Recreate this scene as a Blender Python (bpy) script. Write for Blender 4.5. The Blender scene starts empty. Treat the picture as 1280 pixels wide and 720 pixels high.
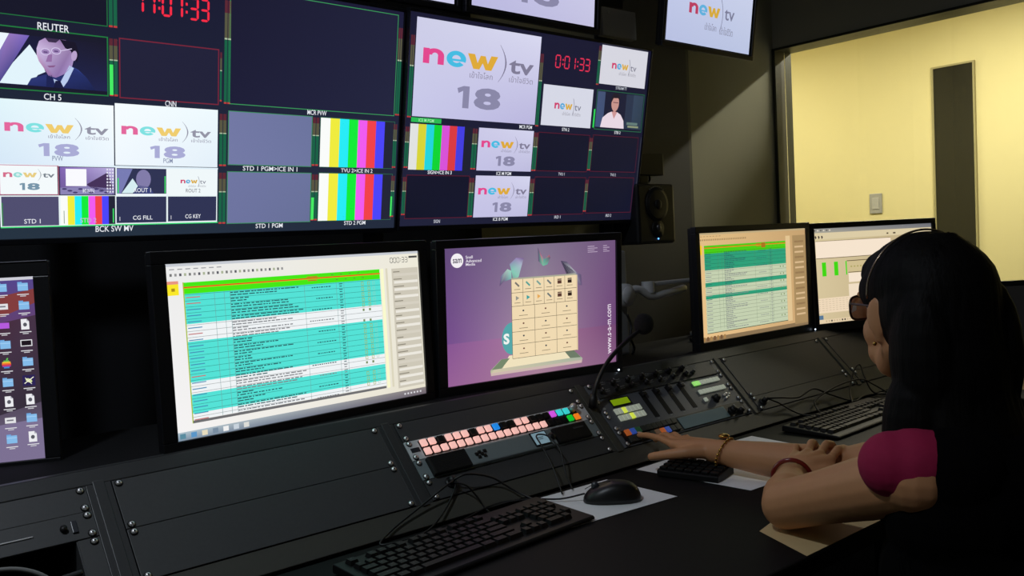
import bpy, bmesh, math, random
from mathutils import Vector, Matrix, Euler
random.seed(7)
C = bpy.context.scene.collection
SC = bpy.context.scene
R = math.radians
V = Vector

# ------------------------------------------------------------------ colours and materials
def lin(c):
    o = []
    for v in c[:3]:
        v /= 255.0
        o.append(v / 12.92 if v <= .04045 else ((v + .055) / 1.055) ** 2.4)
    return (o[0], o[1], o[2], 1.0)

MATS = {}
def mat(name, col, rough=.5, metal=0.0, noise=0.0, nscale=40, bump=0.0, emit=None, estr=1.0, spec=.5, coat=0.0, stretch=None):
    if name in MATS: return MATS[name]
    m = bpy.data.materials.new(name); m.use_nodes = True
    nt = m.node_tree; b = nt.nodes['Principled BSDF']
    c = lin(col)
    b.inputs['Base Color'].default_value = c
    b.inputs['Roughness'].default_value = rough
    b.inputs['Metallic'].default_value = metal
    b.inputs['Specular IOR Level'].default_value = spec
    b.inputs['Coat Weight'].default_value = coat
    if emit:
        b.inputs['Emission Color'].default_value = lin(emit)
        b.inputs['Emission Strength'].default_value = estr
    if noise or bump:
        tc = nt.nodes.new('ShaderNodeTexCoord'); n = nt.nodes.new('ShaderNodeTexNoise')
        n.inputs['Scale'].default_value = nscale; n.inputs['Detail'].default_value = 4
        if stretch:
            mp = nt.nodes.new('ShaderNodeMapping'); mp.inputs['Scale'].default_value = stretch
            nt.links.new(tc.outputs['Object'], mp.inputs[0]); nt.links.new(mp.outputs[0], n.inputs['Vector'])
        else:
            nt.links.new(tc.outputs['Object'], n.inputs['Vector'])
        if noise:
            mr = nt.nodes.new('ShaderNodeMapRange'); mr.inputs['To Min'].default_value = 1 - noise; mr.inputs['To Max'].default_value = 1 + noise
            nt.links.new(n.outputs['Fac'], mr.inputs['Value'])
            mx = nt.nodes.new('ShaderNodeVectorMath'); mx.operation = 'SCALE'; mx.inputs[0].default_value = c[:3]
            nt.links.new(mr.outputs[0], mx.inputs['Scale']); nt.links.new(mx.outputs[0], b.inputs['Base Color'])
        if bump:
            bp = nt.nodes.new('ShaderNodeBump'); bp.inputs['Strength'].default_value = bump; bp.inputs['Distance'].default_value = .002
            nt.links.new(n.outputs['Fac'], bp.inputs['Height']); nt.links.new(bp.outputs[0], b.inputs['Normal'])
    MATS[name] = m
    return m

def screen_mat(name, sampled):
    m = bpy.data.materials.new(name); m.use_nodes = True
    nt = m.node_tree; b = nt.nodes['Principled BSDF']
    a = nt.nodes.new('ShaderNodeAttribute'); a.attribute_name = 'Col'
    b.inputs['Base Color'].default_value = (.006, .006, .008, 1)
    b.inputs['Roughness'].default_value = .35; b.inputs['Specular IOR Level'].default_value = .3
    nt.links.new(a.outputs['Color'], b.inputs['Emission Color']); b.inputs['Emission Strength'].default_value = 1.0
    if not sampled: m.cycles.emission_sampling = 'NONE'
    return m
M_SCR = screen_mat('screen_picture', True); M_SCR2 = screen_mat('screen_picture_detail', False)

M_BEZ = mat('black_bezel_plastic', (20, 21, 25), .38, noise=.15, nscale=300)
M_BEZG = mat('grey_bezel_edge', (52, 54, 60), .35)
M_TVB = mat('television_bezel', (24, 25, 32), .3)
M_CON = mat('console_powder_coat', (56, 57, 58), .42, noise=.12, nscale=220, bump=.06)
M_BLANK = mat('blanking_panel_steel', (66, 67, 68), .5, noise=.12, nscale=180, bump=.05)
M_RAIL = mat('console_rail_steel', (70, 70, 64), .5, noise=.1, nscale=150, bump=.04)
M_DARK = mat('recess_black', (10, 10, 11), .7)
M_DESK = mat('desk_black_laminate', (8, 8, 9), .65, noise=.15, nscale=60, bump=.05, spec=.2)
M_CHROME = mat('screw_chrome', (245, 245, 245), .3, .75)
M_WASH = mat('screw_washer_black', (8, 8, 8), .4)
M_RUB = mat('black_rubber', (13, 13, 14), .5)
M_KEY = mat('keycap_black', (12, 12, 13), .5, noise=.1, nscale=400, spec=.3)
M_KEYB = mat('keyboard_body', (13, 13, 14), .5, spec=.3)
M_PAPER = mat('white_paper', (240, 241, 243), .8, noise=.03, nscale=20)
M_BEIGE = mat('beige_card', (205, 178, 128), .8, noise=.05, nscale=30)
M_WALL = mat('control_room_wall_paint', (176, 174, 150), .8, noise=.04, nscale=6)
M_WALLD = mat('control_room_dark_paint', (176, 173, 160), .8, noise=.05, nscale=6)
M_PIL = mat('pillar_dark_paint', (66, 66, 70), .6, noise=.06, nscale=8)
M_YEL = mat('yellow_room_wall_paint', (210, 200, 148), .85, noise=.02, nscale=3)
M_FLOOR = mat('carpet_dark', (40, 40, 44), .95, noise=.3, nscale=250, bump=.3)
M_CEIL = mat('ceiling_paint', (180, 178, 170), .9, noise=.03, nscale=5)
M_FRAME = mat('window_frame_metal', (62, 62, 48), .45, .3)
M_SILV = mat('silver_faceplate', (214, 218, 220), .4, .0, noise=.05, nscale=200)
M_GREYP = mat('grey_arm_paint', (200, 202, 204), .4)
M_SKIN = mat('skin', (200, 142, 98), .5, noise=.07, nscale=35, bump=.15)
M_HAIR = mat('black_hair', (10, 8, 8), .62, noise=.5, nscale=14, bump=.6, stretch=(14, 14, 1.2), spec=.12)
M_BLOUSE = mat('magenta_cloth', (158, 14, 68), .85, noise=.12, nscale=60, bump=.3)
M_VEST = mat('black_cloth', (6, 5, 6), 1.0, noise=.2, nscale=60, bump=.3, spec=.08)
M_GOLD = mat('gold_metal', (205, 160, 80), .25, 1.0)
M_BRAC = mat('red_brown_bangle', (120, 30, 25), .2, .0, coat=.6)

# ------------------------------------------------------------------ mesh builder
class MB:
    def __init__(s): s.v = []; s.f = []; s.m = []
    def add(s, vs, fs, mi=0):
        o = len(s.v); s.v += [V(x) for x in vs]; s.f += [tuple(i + o for i in f) for f in fs]; s.m += [mi] * len(fs); return s
    def box(s, x0, x1, y0, y1, z0, z1, mi=0, T=None):
        vs = [V((x, y, z)) for z in (z0, z1) for y in (y0, y1) for x in (x0, x1)]
        if T: vs = [T(v) for v in vs]
        return s.add(vs, [(0, 2, 3, 1), (4, 5, 7, 6), (0, 1, 5, 4), (2, 6, 7, 3), (0, 4, 6, 2), (1, 3, 7, 5)], mi)
    def bbox(s, x0, x1, y0, y1, z0, z1, b=.002, mi=0):
        # box with chamfered edges on all sides
        xs = (x0, x1); ys = (y0, y1); zs = (z0, z1)
        bm = bmesh.new(); bmesh.ops.create_cube(bm, size=1)
        for v in bm.verts:
            v.co = V(((x0 + x1) / 2 + v.co.x * (x1 - x0), (y0 + y1) / 2 + v.co.y * (y1 - y0), (z0 + z1) / 2 + v.co.z * (z1 - z0)))
        bmesh.ops.bevel(bm, geom=bm.edges[:], offset=b, segments=2, affect='EDGES', profile=.6)
        bm.verts.ensure_lookup_table()
        s.add([v.co.copy() for v in bm.verts], [tuple(v.index for v in f.verts) for f in bm.faces], mi); bm.free(); return s
    def cone(s, a, b, ra, rb, n=16, mi=0, caps=True):
        a = V(a); b = V(b); d = (b - a).normalized()
        x = d.orthogonal().normalized(); y = d.cross(x)
        vs = [];
        for p, r in ((a, ra), (b, rb)):
            for i in range(n):
                t = 2 * math.pi * i / n; vs.append(p + (x * math.cos(t) + y * math.sin(t)) * r)
        fs = [(i, (i + 1) % n, n + (i + 1) % n, n + i) for i in range(n)]
        if caps: fs += [tuple(range(n - 1, -1, -1)), tuple(range(n, 2 * n))]
        return s.add(vs, fs, mi)
    def cyl(s, a, b, r, n=16, mi=0): return s.cone(a, b, r, r, n, mi)
    def ball(s, c, r, M=None, nu=16, nv=10, mi=0):
        if not hasattr(r, '__len__'): r = (r, r, r)
        c = V(c); vs = []; fs = []
        def tr(p):
            p = V((p[0] * r[0], p[1] * r[1], p[2] * r[2]))
            if M: p = M @ p
            return c + p
        vs.append(tr((0, 0, 1)))
        for j in range(1, nv):
            t = math.pi * j / nv
            for i in range(nu):
                q = 2 * math.pi * i / nu; vs.append(tr((math.sin(t) * math.cos(q), math.sin(t) * math.sin(q), math.cos(t))))
        vs.append(tr((0, 0, -1))); L = len(vs) - 1
        for i in range(nu): fs.append((0, 1 + i, 1 + (i + 1) % nu)); fs.append((L, L - nu + (i + 1) % nu, L - nu + i))
        for j in range(nv - 2):
            for i in range(nu):
                a = 1 + j * nu + i; b = 1 + j * nu + (i + 1) % nu; fs.append((a, a + nu, b + nu, b))
        return s.add(vs, fs, mi)
    def limb(s, pts, mi=0, n=16):
        # pts: (point, radius); closed tapered capsule chain
        for (p, r) in pts: s.ball(p, r, nu=n, nv=10, mi=mi)
        for (p, r), (q, t) in zip(pts, pts[1:]): s.cone(p, q, r, t, n, mi)
        return s
    def tube(s, pts, r, n=8, sub=6, mi=0, closed=False):
        P = [V(p) for p in pts]; Q = []
        N = len(P)
        rng = range(N if closed else N - 1)
        for i in rng:
            if closed: p0, p1, p2, p3 = P[(i - 1) % N], P[i], P[(i + 1) % N], P[(i + 2) % N]
            else: p0, p1, p2, p3 = P[max(i - 1, 0)], P[i], P[i + 1], P[min(i + 2, N - 1)]
            for k in range(sub):
                t = k / sub
                Q.append(.5 * ((2 * p1) + (p2 - p0) * t + (2 * p0 - 5 * p1 + 4 * p2 - p3) * t * t + (3 * p1 - p0 - 3 * p2 + p3) * t ** 3))
        if not closed: Q.append(P[-1])
        vs = []; fs = []; K = len(Q)
        up = None
        for i, q in enumerate(Q):
            d = (Q[(i + 1) % K] - Q[i - 1]) if closed else (Q[min(i + 1, K - 1)] - Q[max(i - 1, 0)])
            if d.length < 1e-9: d = V((0, 0, 1))
            d.normalize()
            if up is None: up = d.orthogonal().normalized()
            x = (up - d * up.dot(d));
            x = x.normalized() if x.length > 1e-6 else d.orthogonal().normalized()
            up = x; y = d.cross(x)
            rr = r(i / max(K - 1, 1)) if callable(r) else r
            for k in range(n):
                t = 2 * math.pi * k / n; vs.append(q + (x * math.cos(t) + y * math.sin(t)) * rr)
        for i in range(K if closed else K - 1):
            a = i * n; b = ((i + 1) % K) * n
            for k in range(n): fs.append((a + k, a + (k + 1) % n, b + (k + 1) % n, b + k))
        if not closed: fs += [tuple(range(n - 1, -1, -1)), tuple(range((K - 1) * n, K * n))]
        return s.add(vs, fs, mi)
    def prism(s, poly, x0, x1, mi=0):  # poly in (y,z), extruded in x
        n = len(poly); vs = [V((x0, y, z)) for y, z in poly] + [V((x1, y, z)) for y, z in poly]
        return s.add(vs, [tuple(range(n - 1, -1, -1)), tuple(range(n, 2 * n))] + [(i, (i + 1) % n, n + (i + 1) % n, n + i) for i in range(n)], mi)
    def build(s, name, m, parent=None, smooth=False, loc=None, bevel=0):
        me = bpy.data.meshes.new(name); me.from_pydata([tuple(v) for v in s.v], [], s.f)
        ms = m if isinstance(m, (list, tuple)) else [m]
        for x in ms: me.materials.append(x)
        me.polygons.foreach_set('material_index', s.m)
        me.validate(); me.update()
        bm = bmesh.new(); bm.from_mesh(me); bmesh.ops.recalc_face_normals(bm, faces=bm.faces); bm.to_mesh(me); bm.free()
        if smooth: me.polygons.foreach_set('use_smooth', [True] * len(me.polygons))
        o = bpy.data.objects.new(name, me); C.objects.link(o)
        if parent: o.parent = parent
        if loc: o.location = loc
        if bevel:
            b = o.modifiers.new('bevel', 'BEVEL'); b.width = bevel; b.segments = 2; b.limit_method = 'ANGLE'
        return o

def tag(o, label, cat, group=None, kind=None):
    if label: o['label'] = label
    if cat: o['category'] = cat
    if group: o['group'] = group
    if kind: o['kind'] = kind
    return o
def thing(name, label, cat, loc=(0, 0, 0), rot=(0, 0, 0), group=None):
    o = bpy.data.objects.new(name, None); o.empty_display_size = .05; C.objects.link(o); o.location = loc; o.rotation_euler = rot
    return tag(o, label, cat, group)
def struct(o): o['kind'] = 'structure'; return o
def cp(o, parent, loc=None, name=None):
    c = o.copy(); C.objects.link(c); c.parent = parent
    if loc is not None: c.location = loc
    return c

# ------------------------------------------------------------------ picture canvas (flat emissive image, one mesh per screen)
GL = {}
def glyphs(s, off):
    k = (s, off)
    if k in GL: return GL[k]
    cu = bpy.data.curves.new('t', 'FONT'); cu.body = s; cu.offset = off; cu.resolution_u = 3; cu.fill_mode = 'FRONT'; cu.size = 1
    ob = bpy.data.objects.new('t', cu); C.objects.link(ob)
    dg = bpy.context.evaluated_depsgraph_get(); dg.update()
    ev = ob.evaluated_get(dg); me = ev.to_mesh()
    vs = [(v.co.x, v.co.y) for v in me.vertices]; fs = [tuple(p.vertices) for p in me.polygons]
    ev.to_mesh_clear(); bpy.data.objects.remove(ob); bpy.data.curves.remove(cu)
    GL[k] = (vs, fs); return GL[k]
SEG = {'0': 'abcdef', '1': 'bc', '3': 'abgcd', '7': 'abc'}
class Canvas:
    def __init__(s, w, h, cw, ch): s.w, s.h, s.cw, s.ch = w, h, cw, ch; s.v = []; s.f = []; s.c = []; s.m = []; s.ly = 0
    def P(s, u, v, L): return ((u / s.cw - .5) * s.w, -.0003 * L - .0004, (.5 - v / s.ch) * s.h)
    def poly(s, pts, col, L=1, det=True):
        o = len(s.v); s.v += [s.P(u, v, L) for u, v in pts]; s.f.append(tuple(range(o + len(pts) - 1, o - 1, -1)))
        cols = [lin(c) for c in col] if hasattr(col[0], '__len__') else [lin(col)] * len(pts)
        s.c += cols[::-1]; s.m.append(1 if det else 0)
    def q(s, x0, y0, x1, y1, col, L=1, det=None):
        if det is None: det = (x1 - x0) * (y1 - y0) < s.cw * s.ch * .006
        s.poly([(x0, y0), (x1, y0), (x1, y1), (x0, y1)], col, L, det)
    def grad(s, x0, y0, x1, y1, tl, tr, br, bl, L=1, n=4):
        mixc = lambda a, b, t: tuple(a[i] * (1 - t) + b[i] * t for i in range(3))
        for i in range(n):
            for j in range(n):
                def cc(a, b): return mixc(mixc(tl, tr, a), mixc(bl, br, a), b)
                xa, xb = x0 + (x1 - x0) * i / n, x0 + (x1 - x0) * (i + 1) / n; ya, yb = y0 + (y1 - y0) * j / n, y0 + (y1 - y0) * (j + 1) / n
                s.poly([(xa, ya), (xb, ya), (xb, yb), (xa, yb)], [cc(i / n, j / n), cc((i + 1) / n, j / n), cc((i + 1) / n, (j + 1) / n), cc(i / n, (j + 1) / n)], L, False)
    def frame(s, x0, y0, x1, y1, col, t=3, L=2):
        s.q(x0, y0, x1, y0 + t, col, L); s.q(x0, y1 - t, x1, y1, col, L); s.q(x0, y0, x0 + t, y1, col, L); s.q(x1 - t, y0, x1, y1, col, L)
    def line(s, x0, y0, x1, y1, col, t=2, L=2):
        d = V((x1 - x0, y1 - y0)); n = V((-d.y, d.x)).normalized() * t / 2
        s.poly([(x0 + n.x, y0 + n.y), (x1 + n.x, y1 + n.y), (x1 - n.x, y1 - n.y), (x0 - n.x, y0 - n.y)], col, L)
    def ell(s, cx, cy, rx, ry, col, L=2, n=20, rot=0):
        cr, sr = math.cos(rot), math.sin(rot)
        s.poly([(cx + rx * math.cos(t) * cr - ry * math.sin(t) * sr, cy + rx * math.cos(t) * sr + ry * math.sin(t) * cr) for t in [2 * math.pi * i / n for i in range(n)]], col, L)
    def text(s, t, x0, y0, x1, y1, col, L=4, off=.012, vert=False):
        vs, fs = glyphs(t, off)
        if not vs: return
        ax = min(v[0] for v in vs); bx = max(v[0] for v in vs); ay = min(v[1] for v in vs); by = max(v[1] for v in vs)
        o = len(s.v); lc = lin(col)
        for x, y in vs:
            a = (x - ax) / (bx - ax); b = (y - ay) / (by - ay)
            u, v = (x0 + (x1 - x0) * a, y1 + (y0 - y1) * b) if not vert else (x0 + (x1 - x0) * (1 - b), y1 + (y0 - y1) * a)
            s.v.append(s.P(u, v, L))
        for f in fs:
            s.f.append(tuple(i + o for i in f)); s.m.append(1); s.c += [lc] * len(f)
    def ctext(s, t, cx, cy, h, col=(235, 238, 245), wpc=.66, L=4, off=.006):
        w = len(t) * h * wpc; s.text(t, cx - w / 2, cy - h / 2, cx + w / 2, cy + h / 2, col, L, off)
    def seg(s, t, x0, y0, x1, y1, col, L=3):
        units = sum(.45 if c == ':' else 1 for c in t); uw = (x1 - x0) / units; x = x0; h = y1 - y0; th = h * .11
        for c in t:
            if c == ':':
                for f in (.32, .7): s.q(x + uw * .12, y0 + h * f - th * .6, x + uw * .30, y0 + h * f + th * .6, col, L)
                x += uw * .45; continue
            w = uw * .72; m = y0 + h / 2; g = th * .15; xa = x + uw * .06; xb = xa + w
            def H(y): s.poly([(xa + g + th * .6, y - th / 2), (xb - g - th * .6, y - th / 2), (xb - g, y), (xb - g - th * .6, y + th / 2), (xa + g + th * .6, y + th / 2), (xa + g, y)], col, L)
            def U(xx, ya, yb): s.poly([(xx, ya + g), (xx + th / 2, ya + g + th * .6), (xx + th / 2, yb - g - th * .6), (xx, yb - g), (xx - th / 2, yb - g - th * .6), (xx - th / 2, ya + g + th * .6)], col, L)
            for k in SEG[c]:
                if k == 'a': H(y0)
                if k == 'g': H(m)
                if k == 'd': H(y1)
                if k == 'b': U(xb, y0, m)
                if k == 'c': U(xb, m, y1)
                if k == 'f': U(xa, y0, m)
                if k == 'e': U(xa, m, y1)
            x += uw
    def build(s, parent, name='screen'):
        me = bpy.data.meshes.new(name); me.from_pydata(s.v, [], s.f); me.materials.append(M_SCR); me.materials.append(M_SCR2)
        me.polygons.foreach_set('material_index', s.m)
        a = me.color_attributes.new('Col', 'FLOAT_COLOR', 'CORNER')
        flat = [x for c in s.c for x in c]
        a.data.foreach_set('color', flat); me.update()
        o = bpy.data.objects.new(name, me); C.objects.link(o); o.parent = parent; return o

def colourbars(c, x0, y0, x1, y1, dim=1.0, L=2):
    cs = [(250, 252, 250), (240, 236, 62), (40, 236, 246), (20, 236, 58), (240, 92, 240), (242, 66, 74), (76, 70, 250), (36, 38, 56)]
    w = (x1 - x0) / 8
    for i, k in enumerate(cs): c.q(x0 + i * w, y0, x0 + (i + 1) * w, y1, tuple(v * dim for v in k), L, False)
def meter(c, x, y0, y1, w=16, lit=0, two=True):
    for k in ((0, 1) if two else (0,)):
        xa = x + k * w * .62; xb = xa + w * .5; h = y1 - y0
        c.q(xa, y0, xb, y0 + h * .12, (92, 40, 52), 2); c.q(xa, y0 + h * .12, xb, y0 + h * .36, (88, 86, 66), 2)
        c.q(xa, y0 + h * .36, xb, y0 + h * .37 + 2, (170, 190, 160), 3); c.q(xa, y0 + h * .38, xb, y1 - 6, (26, 98, 70), 2)
        c.q(xa, y1 - 6, xb, y1, (190, 60, 60), 2)
        if lit and k == 0: c.q(xa, y0 + h * (1 - lit), xb, y1 - 4, (70, 236, 100), 3)
def logo(c, bx, by, sw, sh, L=3, thai=True, eighteen=True, tone=0):
    # slide-relative layout, (bx,by) top-left, sw x sh slide size
    X = lambda u: bx + (u - 34) / 741 * sw; Y = lambda v: by + (v - 12) / 420 * sh
    pk, cy, am, gr, g18 = [((226, 72, 142), (70, 188, 226), (222, 170, 58), (128, 124, 150), (138, 136, 168)), ((228, 104, 158), (128, 226, 226), (240, 206, 112), (148, 148, 166), (170, 172, 214)), ((214, 110, 140), (150, 220, 214), (232, 206, 130), (120, 130, 140), (120, 150, 170))][tone]
    g_n(c, X(75), Y(134), X(190), Y(201), pk, L)
    g_e(c, X(204), Y(132), X(316), Y(203), cy, L)
    g_w(c, X(324), Y(135), X(506), Y(201), am, L)
    pts = [(514 + 38 * (1 - (t * 2 - 1) ** 2), 79 + 169 * t) for t in [i / 12 for i in range(13)]]
    for (a, b), (d, e) in zip(pts, pts[1:]):
        m = 1 - abs((b + e) / 2 - 163) / 90; th = 2 + 8 * m
        c.poly([(X(a), Y(b)), (X(d), Y(e)), (X(d + th), Y(e)), (X(a + th), Y(b))], gr, L)
    c.text('tv', X(578), Y(138), X(738), Y(202), gr, L, .02)
    if thai:
        c.text('เข้าใจโลก', X(342), Y(212), X(480), Y(242), (140, 136, 160), L, .0)
        c.text('เข้าใจชีวิต', X(584), Y(212), X(738), Y(242), (140, 136, 160), L, .0)
    if eighteen: g_18(c, X(276), Y(282), X(540), Y(381), g18, L)
def g_n(c, x0, y0, x1, y1, col, L):
    w = x1 - x0; h = y1 - y0; c.poly([(x0, y0 + h * .03), (x0 + w * .30, y0 + h * .03), (x0 + w * .30, y1), (x0, y1)], col, L)
    c.poly([(x1 - w * .30, y0 + h * .42), (x1, y0 + h * .42), (x1, y1), (x1 - w * .30, y1)], col, L)
    n = 12; cx = x0 + w * .56
    for i in range(n):
        a, b = math.pi * i / n, math.pi * (i + 1) / n
        P = lambda t, rx, ry: (cx - rx * math.cos(t), y0 + h * .43 - ry * math.sin(t))
        c.poly([P(a, w * .44, h * .43), P(b, w * .44, h * .43), P(b, w * .14, h * .16), P(a, w * .14, h * .16)], col, L)
def g_e(c, x0, y0, x1, y1, col, L):
    w = x1 - x0; h = y1 - y0; cx = x0 + w / 2; cy = y0 + h / 2; n = 36
    P = lambda t, rx, ry: (cx + rx * math.cos(t), cy + ry * math.sin(t))
    for i in range(n):
        a, b = 2 * math.pi * i / n, 2 * math.pi * (i + 1) / n
        if R(15) < (a + b) / 2 < R(38): continue
        c.poly([P(a, w * .5, h * .5), P(b, w * .5, h * .5), P(b, w * .22, h * .24), P(a, w * .22, h * .24)], col, L)
    c.poly([(x0 + w * .22, cy), (x1 - w * .005, cy), (x1 - w * .02, cy + h * .13), (x0 + w * .22, cy + h * .13)], col, L)
def g_w(c, x0, y0, x1, y1, col, L):
    P = [(0, 0), (.23, 0), (.33, .58), (.42, .06), (.58, .06), (.67, .58), (.77, 0), (1, 0), (.80, 1), (.60, 1), (.5, .56), (.40, 1), (.20, 1)]
    T = [(0, 1, 2, 12), (2, 11, 12), (2, 3, 10, 11), (3, 4, 10), (4, 5, 9, 10), (5, 8, 9), (5, 6, 7, 8)]
    Q = [(x0 + (x1 - x0) * a, y0 + (y1 - y0) * b) for a, b in P]
    for t in T: c.poly([Q[i] for i in t], col, L)
def g_18(c, x0, y0, x1, y1, col, L, off=.045):
    w = x1 - x0; h = y1 - y0
    c.poly([(x0, y0 + h * .12), (x0 + w * .14, y0), (x0 + w * .27, y0), (x0 + w * .27, y0 + h * .22), (x0 + w * .13, y0 + h * .22), (x0 + w * .03, y0 + h * .34)], col, L)
    c.poly([(x0 + w * .13, y0 + h * .2), (x0 + w * .27, y0 + h * .2), (x0 + w * .27, y1), (x0 + w * .13, y1)], col, L)
    c.text('8', x0 + w * .38, y0, x1, y1, col, L, off)
def smalllogo(c, x0, y0, x1, y1, L=3, h=.18):
    w = x1 - x0; hh = y1 - y0; X = lambda a: x0 + w * a; Y = lambda a: y0 + hh * a
    g_n(c, X(.235), Y(.42), X(.335), Y(.57), (206, 62, 108), L); g_e(c, X(.345), Y(.42), X(.44), Y(.575), (84, 168, 216), L)
    g_w(c, X(.447), Y(.425), X(.59), Y(.57), (218, 172, 62), L)
    pts = [(.60 + .028 * (1 - (t * 2 - 1) ** 2), .28 + .42 * t) for t in [i / 8 for i in range(9)]]
    for (a, b), (d, e) in zip(pts, pts[1:]): c.line(X(a), Y(b), X(d), Y(e), (120, 120, 140), w * .008, L)
    c.text('tv', X(.64), Y(.44), X(.77), Y(.58), (110, 110, 130), L, .0)
    c.text('เข้าใจโลก', X(.40), Y(.63), X(.56), Y(.72), (150, 148, 160), L, 0); c.text('เข้าใจชีวิต', X(.60), Y(.63), X(.77), Y(.72), (150, 148, 160), L, 0)

# ------------------------------------------------------------------ display builder
MG = 'computer monitors standing along the console'
def display(name, label, cat, pose, W, H, canvas, bez=(.02, .02, .02, .03), depth=.03, stand=None, group=None, bmat=None, led=None):
    x, y, z, yaw, tilt = pose
    yw, t = R(yaw), R(tilt)
    up = V((-math.sin(yw) * math.sin(t), math.cos(yw) * math.sin(t), math.cos(t)))
    l, r, tp, bt = bez
    base = V((x, y, z)) - up * (H / 2 + bt)
    o = thing(name, label, cat, base, (-t, 0, yw), group)
    zc = H / 2 + bt; bm_ = bmat or M_BEZ
    f = MB(); d = .006
    x0, x1, z0, z1 = -W / 2, W / 2, zc - H / 2, zc + H / 2
    f.box(x0 - l, x1 + r, -d, .012, z1, z1 + tp); f.box(x0 - l, x1 + r, -d, .012, z0 - bt, z0); f.box(x0 - l, x0, -d, .012, z0, z1); f.box(x1, x1 + r, -d, .012, z0, z1)
    f.build('bezel', bm_, o, bevel=.0015)
    b = MB(); b.bbox(x0 - l + .003, x1 + r - .003, .0121, depth * .55, z0 - bt + .003, z1 + tp - .003, .003)
    b.bbox(x0 + W * .12, x1 - W * .12, depth * .55, depth, z0 + H * .1, z1 - H * .12, .006)
    for k in range(9): b.box(x0 + W * .2, x1 - W * .2, depth, depth + .0006, z1 - H * .2 - k * .008, z1 - H * .2 - k * .008 + .003)
    b.build('back_shell', M_RUB, o)
    g = MB(); g.box(x0, x1, .0, .012, z0, z1); g.build('display_glass', mat('display_glass_black', (8, 8, 11), .25), o)
    s = canvas.build(o); s.location = (0, 0, zc)
    if led:
        g = MB(); g.ball((led[0], -d - .001, led[1]), .0022, nu=8, nv=6); g.build('power_light', mat('white_led', (255, 255, 255), emit=(220, 235, 255), estr=3), o)
    return o, up

# =================================================================== THE ROOM
XL, XR, YF, YB, ZC = -1.7, 3.86, -2.2, 2.5, 2.78
def sbox(name, m, *a): return struct(MB().box(*a).build(name, m))
sbox('floor', M_FLOOR, XL - .1, 6.1, YF - .1, 5.2, -.1, 0)
sbox('ceiling', M_CEIL, XL - .1, XR + .12, YF - .1, YB + .1, ZC, ZC + .1)
sbox('wall_left', M_WALLD, XL - .1, XL, YF - .1, YB + .1, 0, ZC)
sbox('wall_front', M_WALLD, XL, XR, YF - .1, YF, 0, ZC)
sbox('wall_back', M_WALL, XL, XR + .12, YB, YB + .1, 0, ZC)
WZ0, WZ1, WY0, WY1 = .95, 2.19, -1.6, 2.4995
w = MB(); w.box(XR, XR + .12, YF - .1, YB, 0, WZ0); w.box(XR, XR + .12, YF - .1, YB, WZ1, ZC); w.box(XR, XR + .12, WY1, YB, WZ0, WZ1); w.box(XR, XR + .12, YF - .1, WY0, WZ0, WZ1)
struct(w.build('wall_right', M_WALLD))
w = MB()
for a in ((WY1 - .018, WY1, WZ0, WZ1), (WY0, WY0 + .035, WZ0, WZ1), (WY0, WY1, WZ0, WZ0 + .035), (WY0, WY1, WZ1 - .012, WZ1)):
    w.box(XR - .012, XR + .132, *a)
wn = struct(w.build('window_1', M_FRAME, bevel=.002))
def glassmat():
    m = bpy.data.materials.new('clear_glass'); m.use_nodes = True; nt = m.node_tree; nt.nodes.clear()
    o = nt.nodes.new('ShaderNodeOutputMaterial'); t = nt.nodes.new('ShaderNodeBsdfTransparent'); g = nt.nodes.new('ShaderNodeBsdfGlossy'); x = nt.nodes.new('ShaderNodeMixShader')
    t.inputs[0].default_value = (.96, .97, .95, 1); g.inputs['Roughness'].default_value = .02
    fr = nt.nodes.new('ShaderNodeFresnel'); fr.inputs['IOR'].default_value = 1.45
    nt.links.new(fr.outputs[0], x.inputs[0]); nt.links.new(t.outputs[0], x.inputs[1]); nt.links.new(g.outputs[0], x.inputs[2]); nt.links.new(x.outputs[0], o.inputs[0]); return m
M_GLASS = glassmat()
MB().box(XR + .05, XR + .056, WY0 + .03, WY1 - .03, WZ0 + .03, WZ1 - .01).build('window_pane', M_GLASS, wn)
# dark pillar of the back wall, dark sheet added to darken it behind the screens
sbox('trim_1', M_PIL, 2.60, 3.12, 2.455, YB, 0, ZC)
sbox('trim_2', mat('pillar_edge_strip', (88, 88, 80), .5), 3.12, 3.145, 2.46, YB, 0, ZC)
sbox('trim_3', mat('black_wall_sheet', (20, 21, 27), .9, noise=.2, nscale=200), XL, 1.95, 2.47, YB - .0005, 0, ZC)
# neighbouring room
YX = 6.0
sbox('wall_far', M_YEL, YX, YX + .1, -2.6, 5.2, 0, 2.8)
sbox('wall_far_left', M_YEL, XR + .12, YX, 5.0, 5.1, 0, 2.8)
sbox('wall_far_right', M_YEL, XR + .12, YX, -2.6, -2.5, 0, 2.8)
sbox('wall_between', M_YEL, XR + .121, XR + .13, YB + .1, 5.0, 0, 2.8)
sbox('ceiling_far', mat('white_ceiling', (225, 222, 205), .9), XR + .12, YX + .1, -2.6, 5.2, 2.78, 2.88)
w = MB(); w.box(YX - .02, YX, 2.408, 2.42, .1, 2.31); w.box(YX - .02, YX, 2.67, 2.684, .1, 2.31); w.box(YX - .02, YX, 2.408, 2.684, 2.3101, 2.322)
w2 = struct(w.build('window_2', mat('pale_window_trim', (150, 142, 100), .5)))
MB().box(YX - .012, YX - .004, 2.42, 2.67, .1, 2.31).build('dark_glass', mat('dark_tinted_glass', (27, 28, 24), .22, noise=.2, nscale=4), w2)
sp = thing('switch_plate', 'small grey switch plate on the yellow wall left of the dark glass strip', 'light switch', (YX, 3.095, 1.38))
MB().bbox(-.01, 0, -.045, .045, 0, .14, .003).build('plate', mat('grey_switch', (150, 150, 145), .4), sp)
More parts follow.
